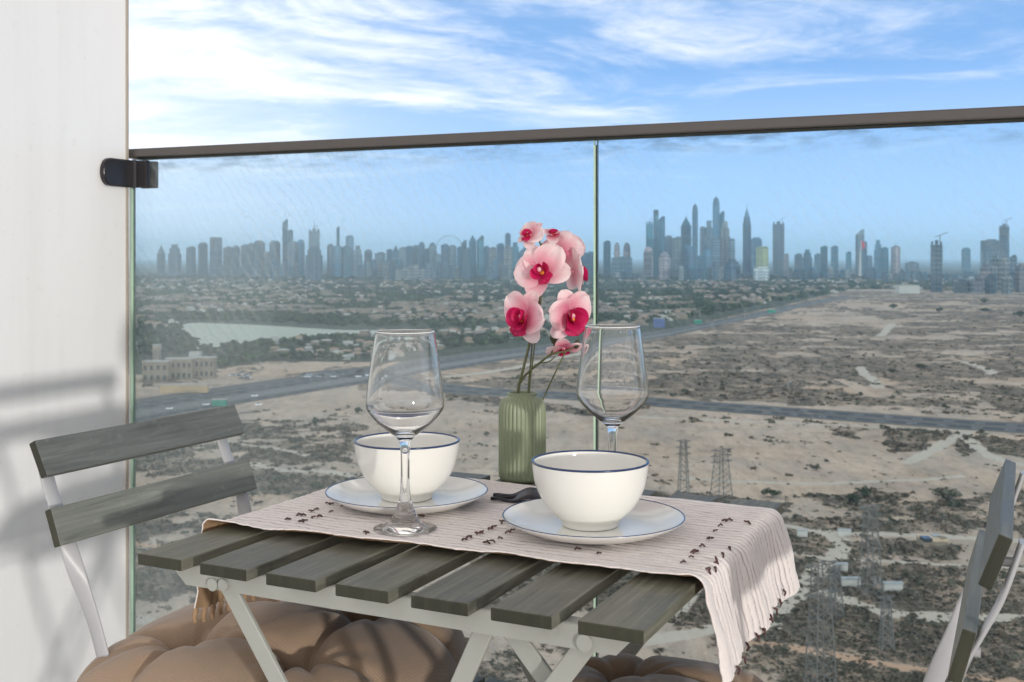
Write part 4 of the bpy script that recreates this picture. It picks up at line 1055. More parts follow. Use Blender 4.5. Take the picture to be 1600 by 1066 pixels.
crown_me = []
for i, (V, F) in enumerate(CROWN):
    me = bpy.data.meshes.new('crown'); me.from_pydata(V.tolist(), [], F.tolist()); me.materials.append(MAT['leaf'][i % 3]); crown_me.append(me)
DCROWN = []
for s in range(3):
    V, F = crown_arrays(900, 50 + s, leaf=.075, lumps=12); me = bpy.data.meshes.new('crown'); me.from_pydata(V.tolist(), [], F.tolist()); me.materials.append(MAT['leaf'][0 if s < 2 else 2]); DCROWN.append(me)
bm = bmesh.new(); tube(bm, [(0, 0, -.05), (.02, 0, .35), (0, .02, .75)], [.06, .045, .02], 6)
tube(bm, [(.02, 0, .33), (.14, .05, .62)], [.03, .012], 5); tube(bm, [(.02, 0, .3), (-.12, -.06, .6)], [.03, .012], 5)
trunk_me = bpy.data.meshes.new('trunk'); bm.to_mesh(trunk_me); bm.free(); trunk_me.materials.append(MAT['bark'])
def tree(x, y, w, h, me, label, group, name='tree', cat='tree', lift=.5):
    z = GZ + float(gh(x, y)) - .1
    r_ = empty(name, (x, y, z), random.uniform(0, 6.3), label, cat, group); r_.scale = (1, 1, 1)
    c = bpy.data.objects.new('crown', me); col.objects.link(c); c.parent = r_; c.location = (0, 0, h * lift); c.scale = (w / 2, w / 2, h * .55)
    t = bpy.data.objects.new('trunk', trunk_me); col.objects.link(t); t.parent = r_; t.scale = (h, h, h * .8)
    return r_
def ptree(px, py, wpx, hpx, k, label, cat='bush', name='desert_bush'):
    x, y = ground_at(px, py); s = y / FPX; return tree(x, y, wpx * s, hpx * s, DCROWN[k], label, 'large bushes and trees on the desert plain', name, cat, .42)
ptree(1335, 782, 30, 18, 0, 'low dark round bush beside a taller one on pale desert sand'); ptree(1352, 778, 24, 26, 1, 'taller dark bushy tree directly behind the table end corner')
ptree(1206, 773, 30, 20, 1, 'dark round bush just past the bare corner of the table'); ptree(1480, 782, 60, 22, 2, 'wide dusty thicket near the chair away from the wall'); ptree(1492, 794, 30, 16, 0, 'dark low bush at the foot of the wide dusty thicket')
ptree(492, 663, 15, 18, 0, 'single dark roadside tree on open sand beyond the wall chair'); ptree(497, 766, 18, 26, 1, 'rounded green bush just behind the far plate'); ptree(440, 750, 34, 12, 0, 'low green bush row beside the sandy track beyond the wall chair')
ptree(1184, 600, 12, 12, 0, 'small dark tree alone in the brown scrubland beyond the straight road'); ptree(1478, 640, 12, 12, 1, 'dark bush beside the road bend on the brown plain')
ptree(1395, 482, 17, 11, 0, 'dark tree clump on the pale far edge of the plain'); ptree(1468, 488, 12, 12, 1, 'dark tree next to bare spots beyond the scrubland'); ptree(1540, 487, 20, 9, 0, 'flat dark tree row on the far plain below the apartment towers'); ptree(1538, 474, 14, 11, 1, 'small far tree just below the apartment cluster'); ptree(1594, 495, 24, 14, 0, 'dark tree mass on the far plain, low beside the apartment cluster')
ptree(1225, 1020, 30, 18, 2, 'grey dried bush beside the orange track'); ptree(1205, 850, 26, 22, 2, 'dusty bush patch just outside the cloth'); ptree(560, 645, 20, 14, 0, 'dark bush between the two roads behind the wine glass'); ptree(1275, 735, 18, 12, 2, 'thin scrub bush with pale sand around it')
ptree(1395, 582, 20, 8, 0, 'flat dark shrub in the middle of the brown plain'); ptree(1440, 575, 16, 9, 1, 'small paired shrubs high on the brown plain'); ptree(1050, 620, 16, 8, 2, 'dark scrub clump next to the wine glass bowl'); ptree(760, 682, 14, 9, 2, 'dusty shrub beside the green vase')

def replicate(lib, pos, scl, rot, name, mats, kind='stuff'):
    """many copies of small clumps joined into one countless mass"""
    VV = []; FF = []; base = 0
    for (x, y, z), (sx, sy, sz), a, k in zip(pos, scl, rot, np.arange(len(pos)) % len(lib)):
        V, F = lib[k]; c, s = math.cos(a), math.sin(a)
        P = np.empty_like(V); P[:, 0] = x + (V[:, 0] * c - V[:, 1] * s) * sx; P[:, 1] = y + (V[:, 0] * s + V[:, 1] * c) * sy; P[:, 2] = z + V[:, 2] * sz
        VV.append(P); FF.append(F + base); base += len(V)
    o = np_mesh(name, np.concatenate(VV), np.concatenate(FF), False, mats); tag(o, kind=kind); return o
# scrub: little clumps wherever the plain is overgrown
def scatter_scrub():
    lib = [crown_arrays(8, 200 + s, flat=.6, leaf=.42, lumps=4) for s in range(6)]
    m_ = (GXX > 190) & (GXX < 1630) & (GYY > 466) & (GYY < 1100) & ~town_mask(GXX, GYY)
    vx = GGX[m_]; vy = GGD[m_]; ve = VEG[m_]; yy = GYY[m_]
    dA = dist_poly(vx, vy, HWA); dB = dist_poly(vx, vy, HWB); ok = (dA > 75) & (dB > 36)
    clump = sstep(.5, .68, fbm(vx / 5, vy / 5, 91, 3))
    p = (ve * .9 + .015) * (.25 + clump) * ok * np.where(yy > 640, 1, .38); p = p / p.sum()
    n = 62000; idx = rng.choice(len(p), n, replace=True, p=p)
    x = vx[idx] + rng.normal(0, .5, n); y = vy[idx] + rng.normal(0, .9, n); s = rng.gamma(2.2, .34, n).clip(.25, 3.2) * np.clip(y / 420, .6, 1.7)
    z = GZ + gh(x, y)
    h = n // 2
    for a, b, m2, nm in ((0, h, MAT['scrub1'], 'scrub'), (h, n, MAT['scrub2'], 'dry_scrub')):
        replicate(lib, np.stack([x, y, z], -1)[a:b], np.stack([s, s, s * .75], -1)[a:b], rng.uniform(0, 6.28, n)[a:b], nm, [m2])
MAT['scrub1'] = leaf_mat('scrub_leaves', (.05, .05, .032), (.085, .08, .05), (.13, .11, .075)); MAT['scrub2'] = leaf_mat('dry_scrub_leaves', (.07, .055, .04), (.12, .09, .065), (.2, .15, .105))
scatter_scrub()

# ------------------------------------------------------------------ town
MAT['plaster'] = [simple('villa_plaster_cream', (.33, .28, .22), .85, .25, .05), simple('villa_plaster_white', (.44, .42, .38), .85, .2, .05), simple('villa_plaster_tan', (.20, .16, .115), .85, .12, .05)]
MAT['tile'] = [simple('terracotta_roof', (.30, .18, .12), .8, .2, .3), simple('grey_roof', (.33, .31, .28), .8, .15, .3)]
MAT['dark_window'] = simple('dark_window', (.02, .028, .035), .15, .2, 1)
def villa_parts(seed, wm, rm):
    r = random.Random(seed); bm = bmesh.new()
    box(bm, (1, .8, .55), T(0, 0, .275)); box(bm, (.55, .5, .40), T(r.choice((-.18, .18)), .05, .75)); box(bm, (.4, .3, .42), T(.35, -.45, .21))
    w_ = bpy.data.meshes.new('wall'); bm.to_mesh(w_); bm.free(); w_.materials.append(wm)
    bm = bmesh.new(); x0 = r.choice((-.18, .18))
    for (cx_, cy_, sx, sy, z, h) in ((x0, .05, .62, .58, .952, .16), (-.28 if x0 > 0 else .28, 0, .44, .86, .552, .14)):
        v = [bm.verts.new((cx_ + a * sx / 2, cy_ + b * sy / 2, z)) for a, b in ((-1, -1), (1, -1), (1, 1), (-1, 1))]; t = [bm.verts.new((cx_ - sx * .12, cy_, z + h)), bm.verts.new((cx_ + sx * .12, cy_, z + h))]
        for f in ((v[0], v[1], t[1], t[0]), (v[1], v[2], t[1]), (v[2], v[3], t[0], t[1]), (v[3], v[0], t[0])): bm.faces.new(f)
    rf = bpy.data.meshes.new('roof'); bm.to_mesh(rf); bm.free(); rf.materials.append(rm)
    bm = bmesh.new()
    for xx in (-.3, 0, .3):
        for z in (.2,): box(bm, (.12, .02, .2), T(xx, -.402, z))
    wn = bpy.data.meshes.new('window'); bm.to_mesh(wn); bm.free(); wn.materials.append(MAT['dark_window'])
    return w_, rf, wn
VIL = [villa_parts(s, MAT['plaster'][s % 3], MAT['tile'][s % 2 if s != 3 else 0]) for s in range(6)]
def sample_town(n, ylo, yhi, seed, xlo=195, xhi=1620, dens=None):
    r = np.random.default_rng(seed); out = []
    while len(out) < n:
        X = r.uniform(xlo, xhi, 4000); Y = r.uniform(ylo, yhi, 4000)
        m_ = town_mask(X, Y) & ~in_poly(X, Y + 0, [(a, b - 1.5) for a, b in LAKE]) & ~in_poly(X, Y + 5, LAKE) & ~((X < 345) & (Y > 556) & (Y < 612))
        D = FPX * HG / (Y - HY); GX = (X - CX) / FPX * D
        m_ &= (dist_poly(GX, D, HWA) > 85)
        if dens is not None: m_ &= dens(GX, D, X, Y) > r.uniform(0, 1, 4000)
        out += list(zip(GX[m_], D[m_], X[m_], Y[m_]))
    return out[:n]
vdens = lambda gx, d, X, Y: sstep(.44, .56, fbm(gx / 150, d / 150, 301, 3)) * (np.sin(d / 28) > -.3)
tdens = lambda gx, d, X, Y: .25 + .75 * sstep(.42, .58, fbm(gx / 110, d / 140, 302, 4))
cand = sorted(sample_town(950, 432, 560, 5, dens=vdens), key=lambda c: c[1]); picked = []
for c in cand:
    if all((c[0] - q[0]) ** 2 + (c[1] - q[1]) ** 2 > 19 ** 2 for q in picked[-160:]): picked.append(c)
for i, (x, y, X, Y) in enumerate(picked[:300]):
    k = random.randrange(6); s = random.uniform(13, 21); z = GZ + float(gh(x, y)) - .1
    r_ = empty('villa', (x, y, z), random.choice((.15, .15 + math.pi / 2, .3, -.2)) + (math.pi if random.random() < .3 else 0), 'pale two-storey villa with low roof among trees of the suburb', 'house', 'villas of the suburb')
    for nm, me in zip(('wall', 'roof', 'window'), VIL[k]):
        if nm == 'window' and y > 1500: continue
        c = bpy.data.objects.new(nm, me); col.objects.link(c); c.parent = r_; c.scale = (s, s, 8.5)
        if nm == 'window': c['kind'] = 'stuff'
far = picked[300:]
def vil_arrays(me):
    V = np.array([v.co[:] for v in me.vertices]); me.calc_loop_triangles(); F = np.array([t.vertices[:] for t in me.loop_triangles]); return V, F
if far:
    s = rng.uniform(13, 22, len(far)); P = np.array([(x, y, GZ) for x, y, X, Y in far])
    for j, (nm, mm) in enumerate((('far_villas', MAT['plaster'][1]), ('far_villa_roofs', MAT['tile'][0]))):
        replicate([vil_arrays(VIL[q][j]) for q in range(6)], P, np.stack([s, s, s * 0 + 8.5], -1), (np.arange(len(far)) % 4) * .8, nm, [mm])
more = sample_town(700, 430, 500, 6, dens=vdens); s = rng.uniform(14, 30, len(more))
bxV = np.array([(a, b, c) for a in (-.5, .5) for b in (-.5, .5) for c in (0, 1)], float); bxF = np.array([(0, 1, 3, 2), (4, 6, 7, 5), (0, 4, 5, 1), (2, 3, 7, 6), (1, 5, 7, 3)])
replicate([(bxV, bxF)], np.array([(x, y, GZ) for x, y, X, Y in more]), np.stack([s, s * .7, rng.uniform(5, 11, len(more))], -1), rng.uniform(0, 3, len(more)), 'distant_houses', [MAT['plaster'][2]])
tr = sorted(sample_town(3200, 440, 600, 8, dens=tdens), key=lambda c: c[1])
for i, (x, y, X, Y) in enumerate(tr[:300]):
    w_ = random.uniform(8, 15); tree(x, y, w_, w_ * random.uniform(.55, .85), crown_me[random.randrange(5)], 'dark green tree standing among the villas and gardens', 'trees of the suburb')
rest = tr[300:] + sample_town(12500, 429, 500, 9, dens=tdens); n = len(rest); w_ = rng.uniform(7, 17, n)
lib = [crown_arrays(16, 400 + s, leaf=.42, lumps=5) for s in range(6)]
P = np.array([(x, y, GZ + 3.2) for x, y, X, Y in rest])
for k in range(2): replicate(lib, P[k::2], np.stack([w_ / 1.8, w_ / 1.8, w_ * .42], -1)[k::2], rng.uniform(0, 6.28, n)[k::2], 'suburb_woodland', [MAT['leaf'][k]])
# dense belt of trees at the foot of the towers
n = 2600; X = rng.uniform(150, 1640, n); Y = rng.uniform(431.5, 437, n); D = FPX * HG / (Y - HY); s = rng.uniform(14, 34, n)
replicate(lib, np.stack([(X - CX) / FPX * D, D, np.full(n, GZ + 5)], -1), np.stack([s, s * .8, s * .42], -1), rng.uniform(0, 6, n), 'tree_belt', [MAT['leaf'][0]])

# ------------------------------------------------------------------ skyline
def facade(name, wall, glass, fh=14.0, bw=9.0, gr=.55):
    M = Mt(name, wall, .6, spec=.4); v = M.coord('Object')
    s = M.n('ShaderNodeSeparateXYZ'); M.l(v, s.inputs[0]); h = M.math('ADD', s.outputs[0], s.outputs[1])
    fz = M.math('FRACT', M.math('DIVIDE', s.outputs[2], fh)); fx = M.math('FRACT', M.math('DIVIDE', h, bw))
    g = M.math('MULTIPLY', M.math('GREATER_THAN', fz, .38), M.math('GREATER_THAN', fx, .25))
    n = M.noise(v, .03, 3, .5); w2 = M.mix(n, tuple(x * .65 for x in wall), tuple(min(1, x * 1.35) for x in wall))
    big = M.math('GREATER_THAN', M.math('FRACT', M.math('DIVIDE', h, bw * 3.1)), .42)
    oi = M.n('ShaderNodeObjectInfo'); cc = M.mix(M.math('MULTIPLY', g, M.math('ADD', M.math('MULTIPLY', big, .45), .5)), w2, glass)
    pb_ = M.n('ShaderNodeTexWhiteNoise', noise_dimensions='1D'); M.l(M.math('ADD', M.math('FLOOR', M.math('DIVIDE', h, bw)), M.math('MULTIPLY', oi.outputs['Random'], 50)), pb_.inputs['W'])
    cc = M.mix(1.0, cc, M.ramp(pb_.outputs[0], [(0, (.75, .75, .75)), (1, (1.5, 1.5, 1.45))]), 'MULTIPLY')
    M.l(M.mix(1.0, cc, M.ramp(oi.outputs['Random'], [(0, (.7, .8, .85)), (.6, (1.2, 1.25, 1.25)), (1, (2.0, 1.9, 1.8))]), 'MULTIPLY'), M.b.inputs['Base Color']); M.l(M.mr(g, 0, 1, .7, gr), M.b.inputs['Roughness']); return M.m
FC = dict(blue=facade('blue_glass_facade', (.030, .095, .155), (.008, .035, .07)), teal=facade('teal_glass_facade', (.018, .09, .13), (.006, .035, .06)), grey=facade('grey_facade', (.075, .11, .135), (.02, .045, .07)),
          beige=facade('beige_facade', (.15, .155, .15), (.04, .06, .075)), pink=facade('rosy_facade', (.17, .14, .15), (.05, .055, .07)), dark=facade('dark_facade', (.06, .08, .10), (.015, .028, .045)),
          white=facade('white_facade', (.28, .31, .33), (.09, .12, .14)), green=facade('yellow_green_facade', (.17, .19, .085), (.08, .10, .05)))
COLW = dict(blue='blue glass', teal='teal glass', grey='grey', beige='beige', pink='rosy', dark='dark', white='whitish', green='yellow-green')
SHAPEW = dict(flat='flat-topped', dome='domed', round='round-shouldered', point='pointed', slant='slant-topped', step='stepped', bullet='bullet-crowned', hole='open-arched', crane='unfinished', spire='needle-topped', ledge='balconied')
MAT['metal_dark'] = simple('dark_metal', (.08, .09, .10), .5, .2, 1)
def prism(bm, w, d, z0, z1, tw=1.0, td=1.0, n=4, off=(0, 0)):
    """box (n=4) or round prism tapering from 1 to tw/td"""
    if n == 4: b = [(-.5, -.5), (.5, -.5), (.5, .5), (-.5, .5)]
    else: b = [(.5 * math.cos(2 * math.pi * k / n), .5 * math.sin(2 * math.pi * k / n)) for k in range(n)]
    lo = [bm.verts.new((x * w + off[0], y * d + off[1], z0)) for x, y in b]; hi = [bm.verts.new((x * w * tw + off[0], y * d * td + off[1], z1)) for x, y in b]
    for k in range(len(b)): bm.faces.new((lo[k], lo[(k + 1) % len(b)], hi[(k + 1) % len(b)], hi[k]))
    bm.faces.new(hi); return hi
TW = []
def tower(x0, x1, top, kind, colr, base=433, spire=None, label=None, ledges=False):
    d = FPX * HG / (base - HY); w = (x1 - x0) / FPX * d; xc = ((x0 + x1) / 2 - CX) / FPX * d; H = HG - (top - HY) / FPX * d
    dep = w * random.uniform(.8, 1.05); n_ = len(TW) + 1; TW.append(1)
    rz = -math.atan2(xc, d) * .0 + random.uniform(-.75, .75); k_ = abs(math.cos(rz)) + abs(math.sin(rz)) * .9; w /= k_; dep /= k_
    r_ = empty('tower', (xc, d, GZ), rz, label, 'skyscraper', 'towers of the skyline')
    fm = FC[colr]
    bm = bmesh.new(); cr = bmesh.new(); crown = True
    if kind in ('flat', 'ledge'):
        prism(bm, w, dep, 0, H - 3); prism(cr, w * .55, dep * .55, H - 3, H + 3, off=(w * .1, 0)); prism(cr, w * 1.02, dep * 1.02, H - 7, H - 2.5)
    elif kind == 'crane':
        prism(bm, w, dep, 0, H - 8)
        for sx in (-1, 1):
            for sy in (-1, 1): prism(cr, w * .12, dep * .12, H - 8.02, H + random.uniform(-1, 5), off=(sx * w * .4, sy * dep * .4))
        prism(cr, w * .3, dep * .3, H - 8.02, H + 7)
    elif kind in ('dome', 'bullet'):
        hh_ = w * (.55 if kind == 'dome' else 1.25); prism(bm, w, dep, 0, H - hh_, n=4 if kind == 'dome' else 12); z = H - hh_; q = w * .98
        for k in range(6):
            a0, a1 = k / 6, (k + 1) / 6; r0 = math.cos(a0 * math.pi / 2) ** .8; r1 = max(.02, math.cos(a1 * math.pi / 2) ** .8)
            prism(cr, q * r0, dep * .98 * r0, z + hh_ * math.sin(a0 * math.pi / 2) - .05, z + hh_ * math.sin(a1 * math.pi / 2), r1 / r0, r1 / r0, n=12)
    elif kind == 'round':
        prism(bm, w, dep, 0, H - w * .3); prism(cr, w * .92, dep * .92, H - w * .3, H - w * .12, .85, .85); prism(cr, w * .75, dep * .75, H - w * .12, H, .7, .7)
    elif kind == 'point':
        prism(bm, w, dep, 0, H - w * 1.1); prism(cr, w * .9, dep * .9, H - w * 1.1, H - w * .6, .7, .7); prism(cr, w * .55, dep * .55, H - w * .6, H + w * .1, .05, .05)
    elif kind == 'spire':
        prism(bm, w, dep, 0, H * .78); prism(bm, w * .86, dep * .86, H * .78, H * .86, .9, .9); prism(cr, w * .72, dep * .72, H * .86, H, .04, .04)
    elif kind == 'slant':
        hi = prism(bm, w, dep, 0, H - w * .9); prism(cr, w, dep, H - w * .9, H - w * .9 + .1)
        b = [cr.verts.new(p) for p in ((-w / 2, -dep / 2, H - w * .9), (w / 2, -dep / 2, H - w * .9), (w / 2, dep / 2, H - w * .9), (-w / 2, dep / 2, H - w * .9), (w / 2, -dep / 2, H), (w / 2, dep / 2, H))]
        for f in ((0, 1, 4), (3, 5, 2), (1, 2, 5, 4), (0, 4, 5, 3)): cr.faces.new([b[i] for i in f])
    elif kind == 'step':
        prism(bm, w, dep, 0, H * .72); prism(bm, w * .8, dep * .8, H * .72, H * .88); prism(cr, w * .5, dep * .5, H * .88, H)
    elif kind == 'hole':
        prism(bm, w, dep, 0, H - w * 1.35)
        for s in (-1, 1): prism(cr, w * .28, dep, H - w * 1.35, H - w * .3, off=(s * w * .36, 0))
        prism(cr, w, dep, H - w * .3, H, .96, 1)
    for b_, nm in ((bm, 'body'), (cr, 'crown')):
        bmesh.ops.recalc_face_normals(b_, faces=b_.faces); bm_obj(nm, b_, fm, r_)
    # proud corner piers and mechanical-floor bands
    pb = bmesh.new(); ztop = H * .70
    if kind not in ('bullet',) and w > 12:
        for xx in (-.5, -.17, .17, .5): prism(pb, w * .07, dep * .03, 0, ztop, off=(xx * w * .93, -dep * .512))
        bm_obj('pier', pb, fm, r_)['kind'] = 'stuff'
    bb = bmesh.new()
    for f in (.25, .5, .69): prism(bb, w * 1.03, dep * 1.05, H * f - 2.5, H * f + 2.5)
    bm_obj('plant_floor_band', bb, MAT['metal_dark'] if colr in ('blue', 'teal', 'dark') else fm, r_)['kind'] = 'stuff'
    if ledges:
        lb = bmesh.new(); z = 5.0
        while z < H - 6: prism(lb, w * 1.05, dep * 1.06, z, z + 1.1); z += 4.2
        bm_obj('balcony_ledge', lb, FC['grey'], r_)['kind'] = 'stuff'
    if spire is not None:
        hs = (top - spire) / FPX * d; sb = bmesh.new(); prism(sb, max(2.2, w * .10), max(2.2, w * .10), H - 2, H + hs, .25, .25, 6); bm_obj('spire', sb, MAT['metal_dark'], r_)
    if kind == 'crane':
        cb = bmesh.new(); prism(cb, 2.4, 2.4, H - 8, H + 20, n=4, off=(w * .3, 0)); hgt = H + 18
        bar(cb, (w * .3 - 14, 0, hgt - 2), (w * .3 + 22, 0, hgt + 12), 1.8, 1.8); bm_obj('crane', cb, MAT['metal_dark'], r_)['kind'] = 'stuff'
    r_['label'] = label or f"{COLW[colr]} {SHAPEW[kind]} tower in the skyline, {ORD(n_)} counted from the wall"
    return r_
def ORD(n):
    t = ['', 'first', 'second', 'third', 'fourth', 'fifth', 'sixth', 'seventh', 'eighth', 'ninth', 'tenth', 'eleventh', 'twelfth', 'thirteenth', 'fourteenth', 'fifteenth', 'sixteenth', 'seventeenth', 'eighteenth', 'nineteenth']
    tens = {20: ('twenty', 'twentieth'), 30: ('thirty', 'thirtieth'), 40: ('forty', 'fortieth'), 50: ('fifty', 'fiftieth'), 60: ('sixty', 'sixtieth'), 70: ('seventy', 'seventieth'), 80: ('eighty', 'eightieth'), 90: ('ninety', 'ninetieth'), 100: ('one hundred', 'one hundredth')}
    if n > 100: return 'hundred and ' + ORD(n - 100)
    if n < 20: return t[n]
    a = n // 10 * 10
    return tens[a][1] if n % 10 == 0 else tens[a][0] + '-' + t[n % 10]
S = [
 (246, 258, 384, 'point', 'grey', 432), (265, 281, 382, 'step', 'grey', 434), (292, 305, 386, 'flat', 'grey', 433), (309, 325, 379, 'round', 'grey', 434), (328, 347, 371, 'hole', 'grey', 435, None, 'grey tower whose flat top has an open arch, near the wall end'),
 (350, 362, 386, 'flat', 'beige', 433), (361, 376, 384, 'round', 'grey', 434), (376, 387, 383, 'flat', 'grey', 432), (386, 396, 381, 'flat', 'grey', 435), (397, 413, 376, 'round', 'grey', 434), (421, 438, 376, 'round', 'grey', 435), (412, 422, 394, 'flat', 'beige', 436),
 (441, 450, 342, 'slant', 'teal', 433, 326, 'slim teal glass tower with a tall mast, highest of the wall end'), (449, 458, 360, 'flat', 'teal', 434), (450, 466, 377, 'round', 'grey', 436), (464, 476, 374, 'dome', 'blue', 434),
 (482, 500, 359, 'crane', 'grey', 434, 342, 'grey unfinished tower with a flared top floor and thin antenna'), (478, 504, 384, 'step', 'grey', 437), (511, 521, 382, 'flat', 'dark', 434), (520, 534, 384, 'flat', 'blue', 436), (526, 530.5, 354, 'slant', 'teal', 433, None, 'very thin teal blade tower, narrowest in the skyline'),
 (540, 553, 368, 'round', 'blue', 433), (533, 547, 385, 'flat', 'teal', 436), (552, 566, 384, 'step', 'grey', 435), (569, 582, 390, 'round', 'grey', 434), (586, 602, 395, 'flat', 'grey', 435), (604, 613, 390, 'flat', 'blue', 433), (613, 624, 384, 'point', 'blue', 434), (623, 634, 387, 'flat', 'grey', 435),
 (633, 644, 385, 'flat', 'blue', 433), (643, 655, 384, 'flat', 'grey', 434), (654, 664, 378, 'dome', 'blue', 435), (662, 671, 389, 'flat', 'blue', 433), (670, 682, 379, 'dome', 'grey', 434), (681, 690, 398, 'flat', 'grey', 436), (689, 701, 382, 'flat', 'blue', 434), (700, 713, 384, 'flat', 'grey', 435), (714, 723, 386, 'flat', 'blue', 433),
 (721, 729, 375, 'slant', 'teal', 433), (723, 734, 388, 'flat', 'grey', 437), (733, 744, 368, 'point', 'teal', 434), (745, 756, 368, 'slant', 'teal', 434, 364), (755, 765, 385, 'flat', 'blue', 433), (764, 776, 387, 'flat', 'beige', 436), (776, 788, 381, 'flat', 'blue', 434), (789, 798, 364, 'round', 'blue', 433), (787, 801, 386, 'flat', 'beige', 437),
 (798, 812, 379, 'step', 'teal', 434), (811, 826, 381, 'slant', 'blue', 433), (826, 842, 386, 'flat', 'blue', 434), (841, 858, 392, 'flat', 'teal', 435), (857, 874, 388, 'step', 'blue', 434), (873, 897, 395, 'flat', 'blue', 436), (897, 905, 370, 'round', 'blue', 433), (903, 916, 387, 'step', 'teal', 434), (915, 932, 394, 'flat', 'blue', 435),
 (943, 954, 377, 'flat', 'teal', 433), (958, 970, 379, 'bullet', 'pink', 434, None, 'rosy twin tower with a domed crown, the one nearer the wall'), (973, 986, 379, 'bullet', 'pink', 434, None, 'rosy twin tower with a domed crown, the one farther from the wall'), (955, 988, 402, 'flat', 'grey', 436),
 (1009, 1021, 348, 'crane', 'teal', 433, None, 'teal tower with two horn-like corners on its roof'), (1021, 1029, 328, 'hole', 'teal', 432, None, 'slender teal tower with an open slot near its top'), (1028, 1039, 338, 'slant', 'blue', 433), (1005, 1021, 386, 'dome', 'pink', 436), (1030, 1047, 394, 'dome', 'pink', 437), (1038, 1052, 368, 'round', 'dark', 434), (1020, 1032, 372, 'flat', 'teal', 435),
 (1051, 1066, 371, 'flat', 'beige', 436), (1064, 1080, 340, 'point', 'teal', 433, 336), (1080, 1092, 319, 'bullet', 'blue', 432, 316, 'tall blue tower with a rounded crown, second highest of the skyline'), (1093, 1103, 354, 'round', 'dark', 434), (1101, 1115, 345, 'step', 'grey', 434), (1113, 1125, 308, 'bullet', 'blue', 431, 305, 'tallest blue tower with a pointed dome in the middle cluster'),
 (1124, 1132, 330, 'slant', 'teal', 432), (1125, 1141, 346, 'step', 'beige', 434), (1139, 1148, 374, 'flat', 'grey', 435), (1133, 1155, 405, 'step', 'grey', 437), (1066, 1082, 384, 'flat', 'blue', 436), (1089, 1106, 399, 'flat', 'teal', 437), (1106, 1124, 372, 'flat', 'grey', 436), (1100, 1112, 388, 'flat', 'blue', 437),
 (1161, 1173, 325, 'spire', 'blue', 433, 317, 'slim blue obelisk tower with a long needle spire, standing alone'), (1174, 1189, 371, 'round', 'blue', 432), (1180, 1202, 386, 'flat', 'green', 435, None, 'yellow-green block behind the spired obelisk tower'), (1177, 1202, 418, 'flat', 'white', 438),
 (1206, 1227, 348, 'crane', 'dark', 434, None, 'dark unfinished twin-shaft tower with cranes on its roof'), (1224, 1233, 397, 'flat', 'pink', 435), (1241, 1254, 397, 'flat', 'dark', 434), (1254, 1269, 390, 'step', 'teal', 433), (1273, 1282, 397, 'flat', 'teal', 434), (1281, 1294, 385, 'flat', 'teal', 433), (1298, 1310, 385, 'flat', 'teal', 434), (1321, 1331, 394, 'flat', 'teal', 434),
 (1338, 1349, 358, 'slant', 'grey', 433, None, 'sail-topped grey tower beside the red flag'), (1347, 1355, 378, 'flat', 'blue', 434), (1354, 1362, 399, 'round', 'blue', 435), (1365, 1379, 375, 'step', 'blue', 433), (1376, 1388, 387, 'flat', 'teal', 434), (1393, 1406, 385, 'flat', 'pink', 434, 378), (1415, 1435, 410, 'flat', 'dark', 435),
 (1504, 1515, 387, 'round', 'teal', 432), (1531, 1562, 375, 'flat', 'grey', 438, None, 'broad grey slab tower with vertical stripes near the picture edge'), (1561, 1577, 352, 'crane', 'grey', 442, None, 'tall unfinished concrete tower behind the beige apartment cluster'),
]
for a in S: tower(*a, **({'ledges': True} if a[5] > 437 and a[4] == 'grey' else {}))
tower(1453, 1474, 379, 'crane', 'dark', 456.5, None, 'dark concrete tower with ribbed sides standing alone in front of the skyline', True)
for a in [(1532, 1548, 412, 'step', 'pink', 456), (1546, 1565, 399, 'step', 'beige', 455), (1560, 1576, 404, 'flat', 'beige', 456.5), (1577, 1590, 400, 'flat', 'grey', 454), (1588, 1606, 411, 'step', 'pink', 456), (1512, 1523, 434, 'flat', 'white', 458), (1521, 1537, 432, 'step', 'pink', 459), (1540, 1556, 430, 'flat', 'grey', 459), (1566, 1580, 432, 'flat', 'beige', 460), (1490, 1512, 438, 'flat', 'dark', 458)]:
    tower(*a, ledges=True)
# long low podium blocks joining the feet of the towers
for x0, x1, t_, b_ in ((395, 470, 412, 437), (560, 640, 408, 437), (600, 720, 415, 438), (760, 860, 412, 438), (960, 1010, 424, 438), (1060, 1150, 420, 439), (1230, 1330, 424, 438), (1360, 1450, 424, 440), (1475, 1600, 428, 440)):
    d = FPX * HG / (b_ - HY); n = int((x1 - x0) / 9)
    for k in range(n):
        a = x0 + (x1 - x0) * k / n; tower(a, a + (x1 - x0) / n * .9, t_ + random.uniform(-6, 6), random.choice(('flat', 'step')), (kc := random.choice(('grey', 'blue', 'beige', 'teal'))), b_ - random.uniform(0, 1.5), None, f'low {COLW[kc]} block at the foot of the skyline towers')
# observation wheel
d = FPX * HG / (434 - HY); wh = empty('observation_wheel', ((702 - CX) / FPX * d, d, GZ), 0, 'huge thin observation wheel rising among the skyline towers', 'ferris wheel')
rr = 20.5 / FPX * d; zc_ = HG - (389 - HY) / FPX * d
bm = bmesh.new(); P = [(rr * math.cos(a), 0, zc_ + rr * math.sin(a)) for a in np.linspace(0, 2 * math.pi, 65)]; tube(bm, P, 1.6, 6, False); bm_obj('rim', bm, FC['grey'], wh)
bm = bmesh.new()
for k in range(16): a = k * math.pi / 8; bar(bm, (0, 0, zc_), (rr * math.cos(a), 0, zc_ + rr * math.sin(a)), .5, .5, (0, 1, 0.01))
bm_obj('spoke', bm, FC['grey'], wh)['kind'] = 'stuff'
for s in (-1, 1): bm = bmesh.new(); tube(bm, [(s * 38, 0, 0), (0, 0, zc_)], 3, 6); bm_obj('support_leg', bm, FC['grey'], wh)
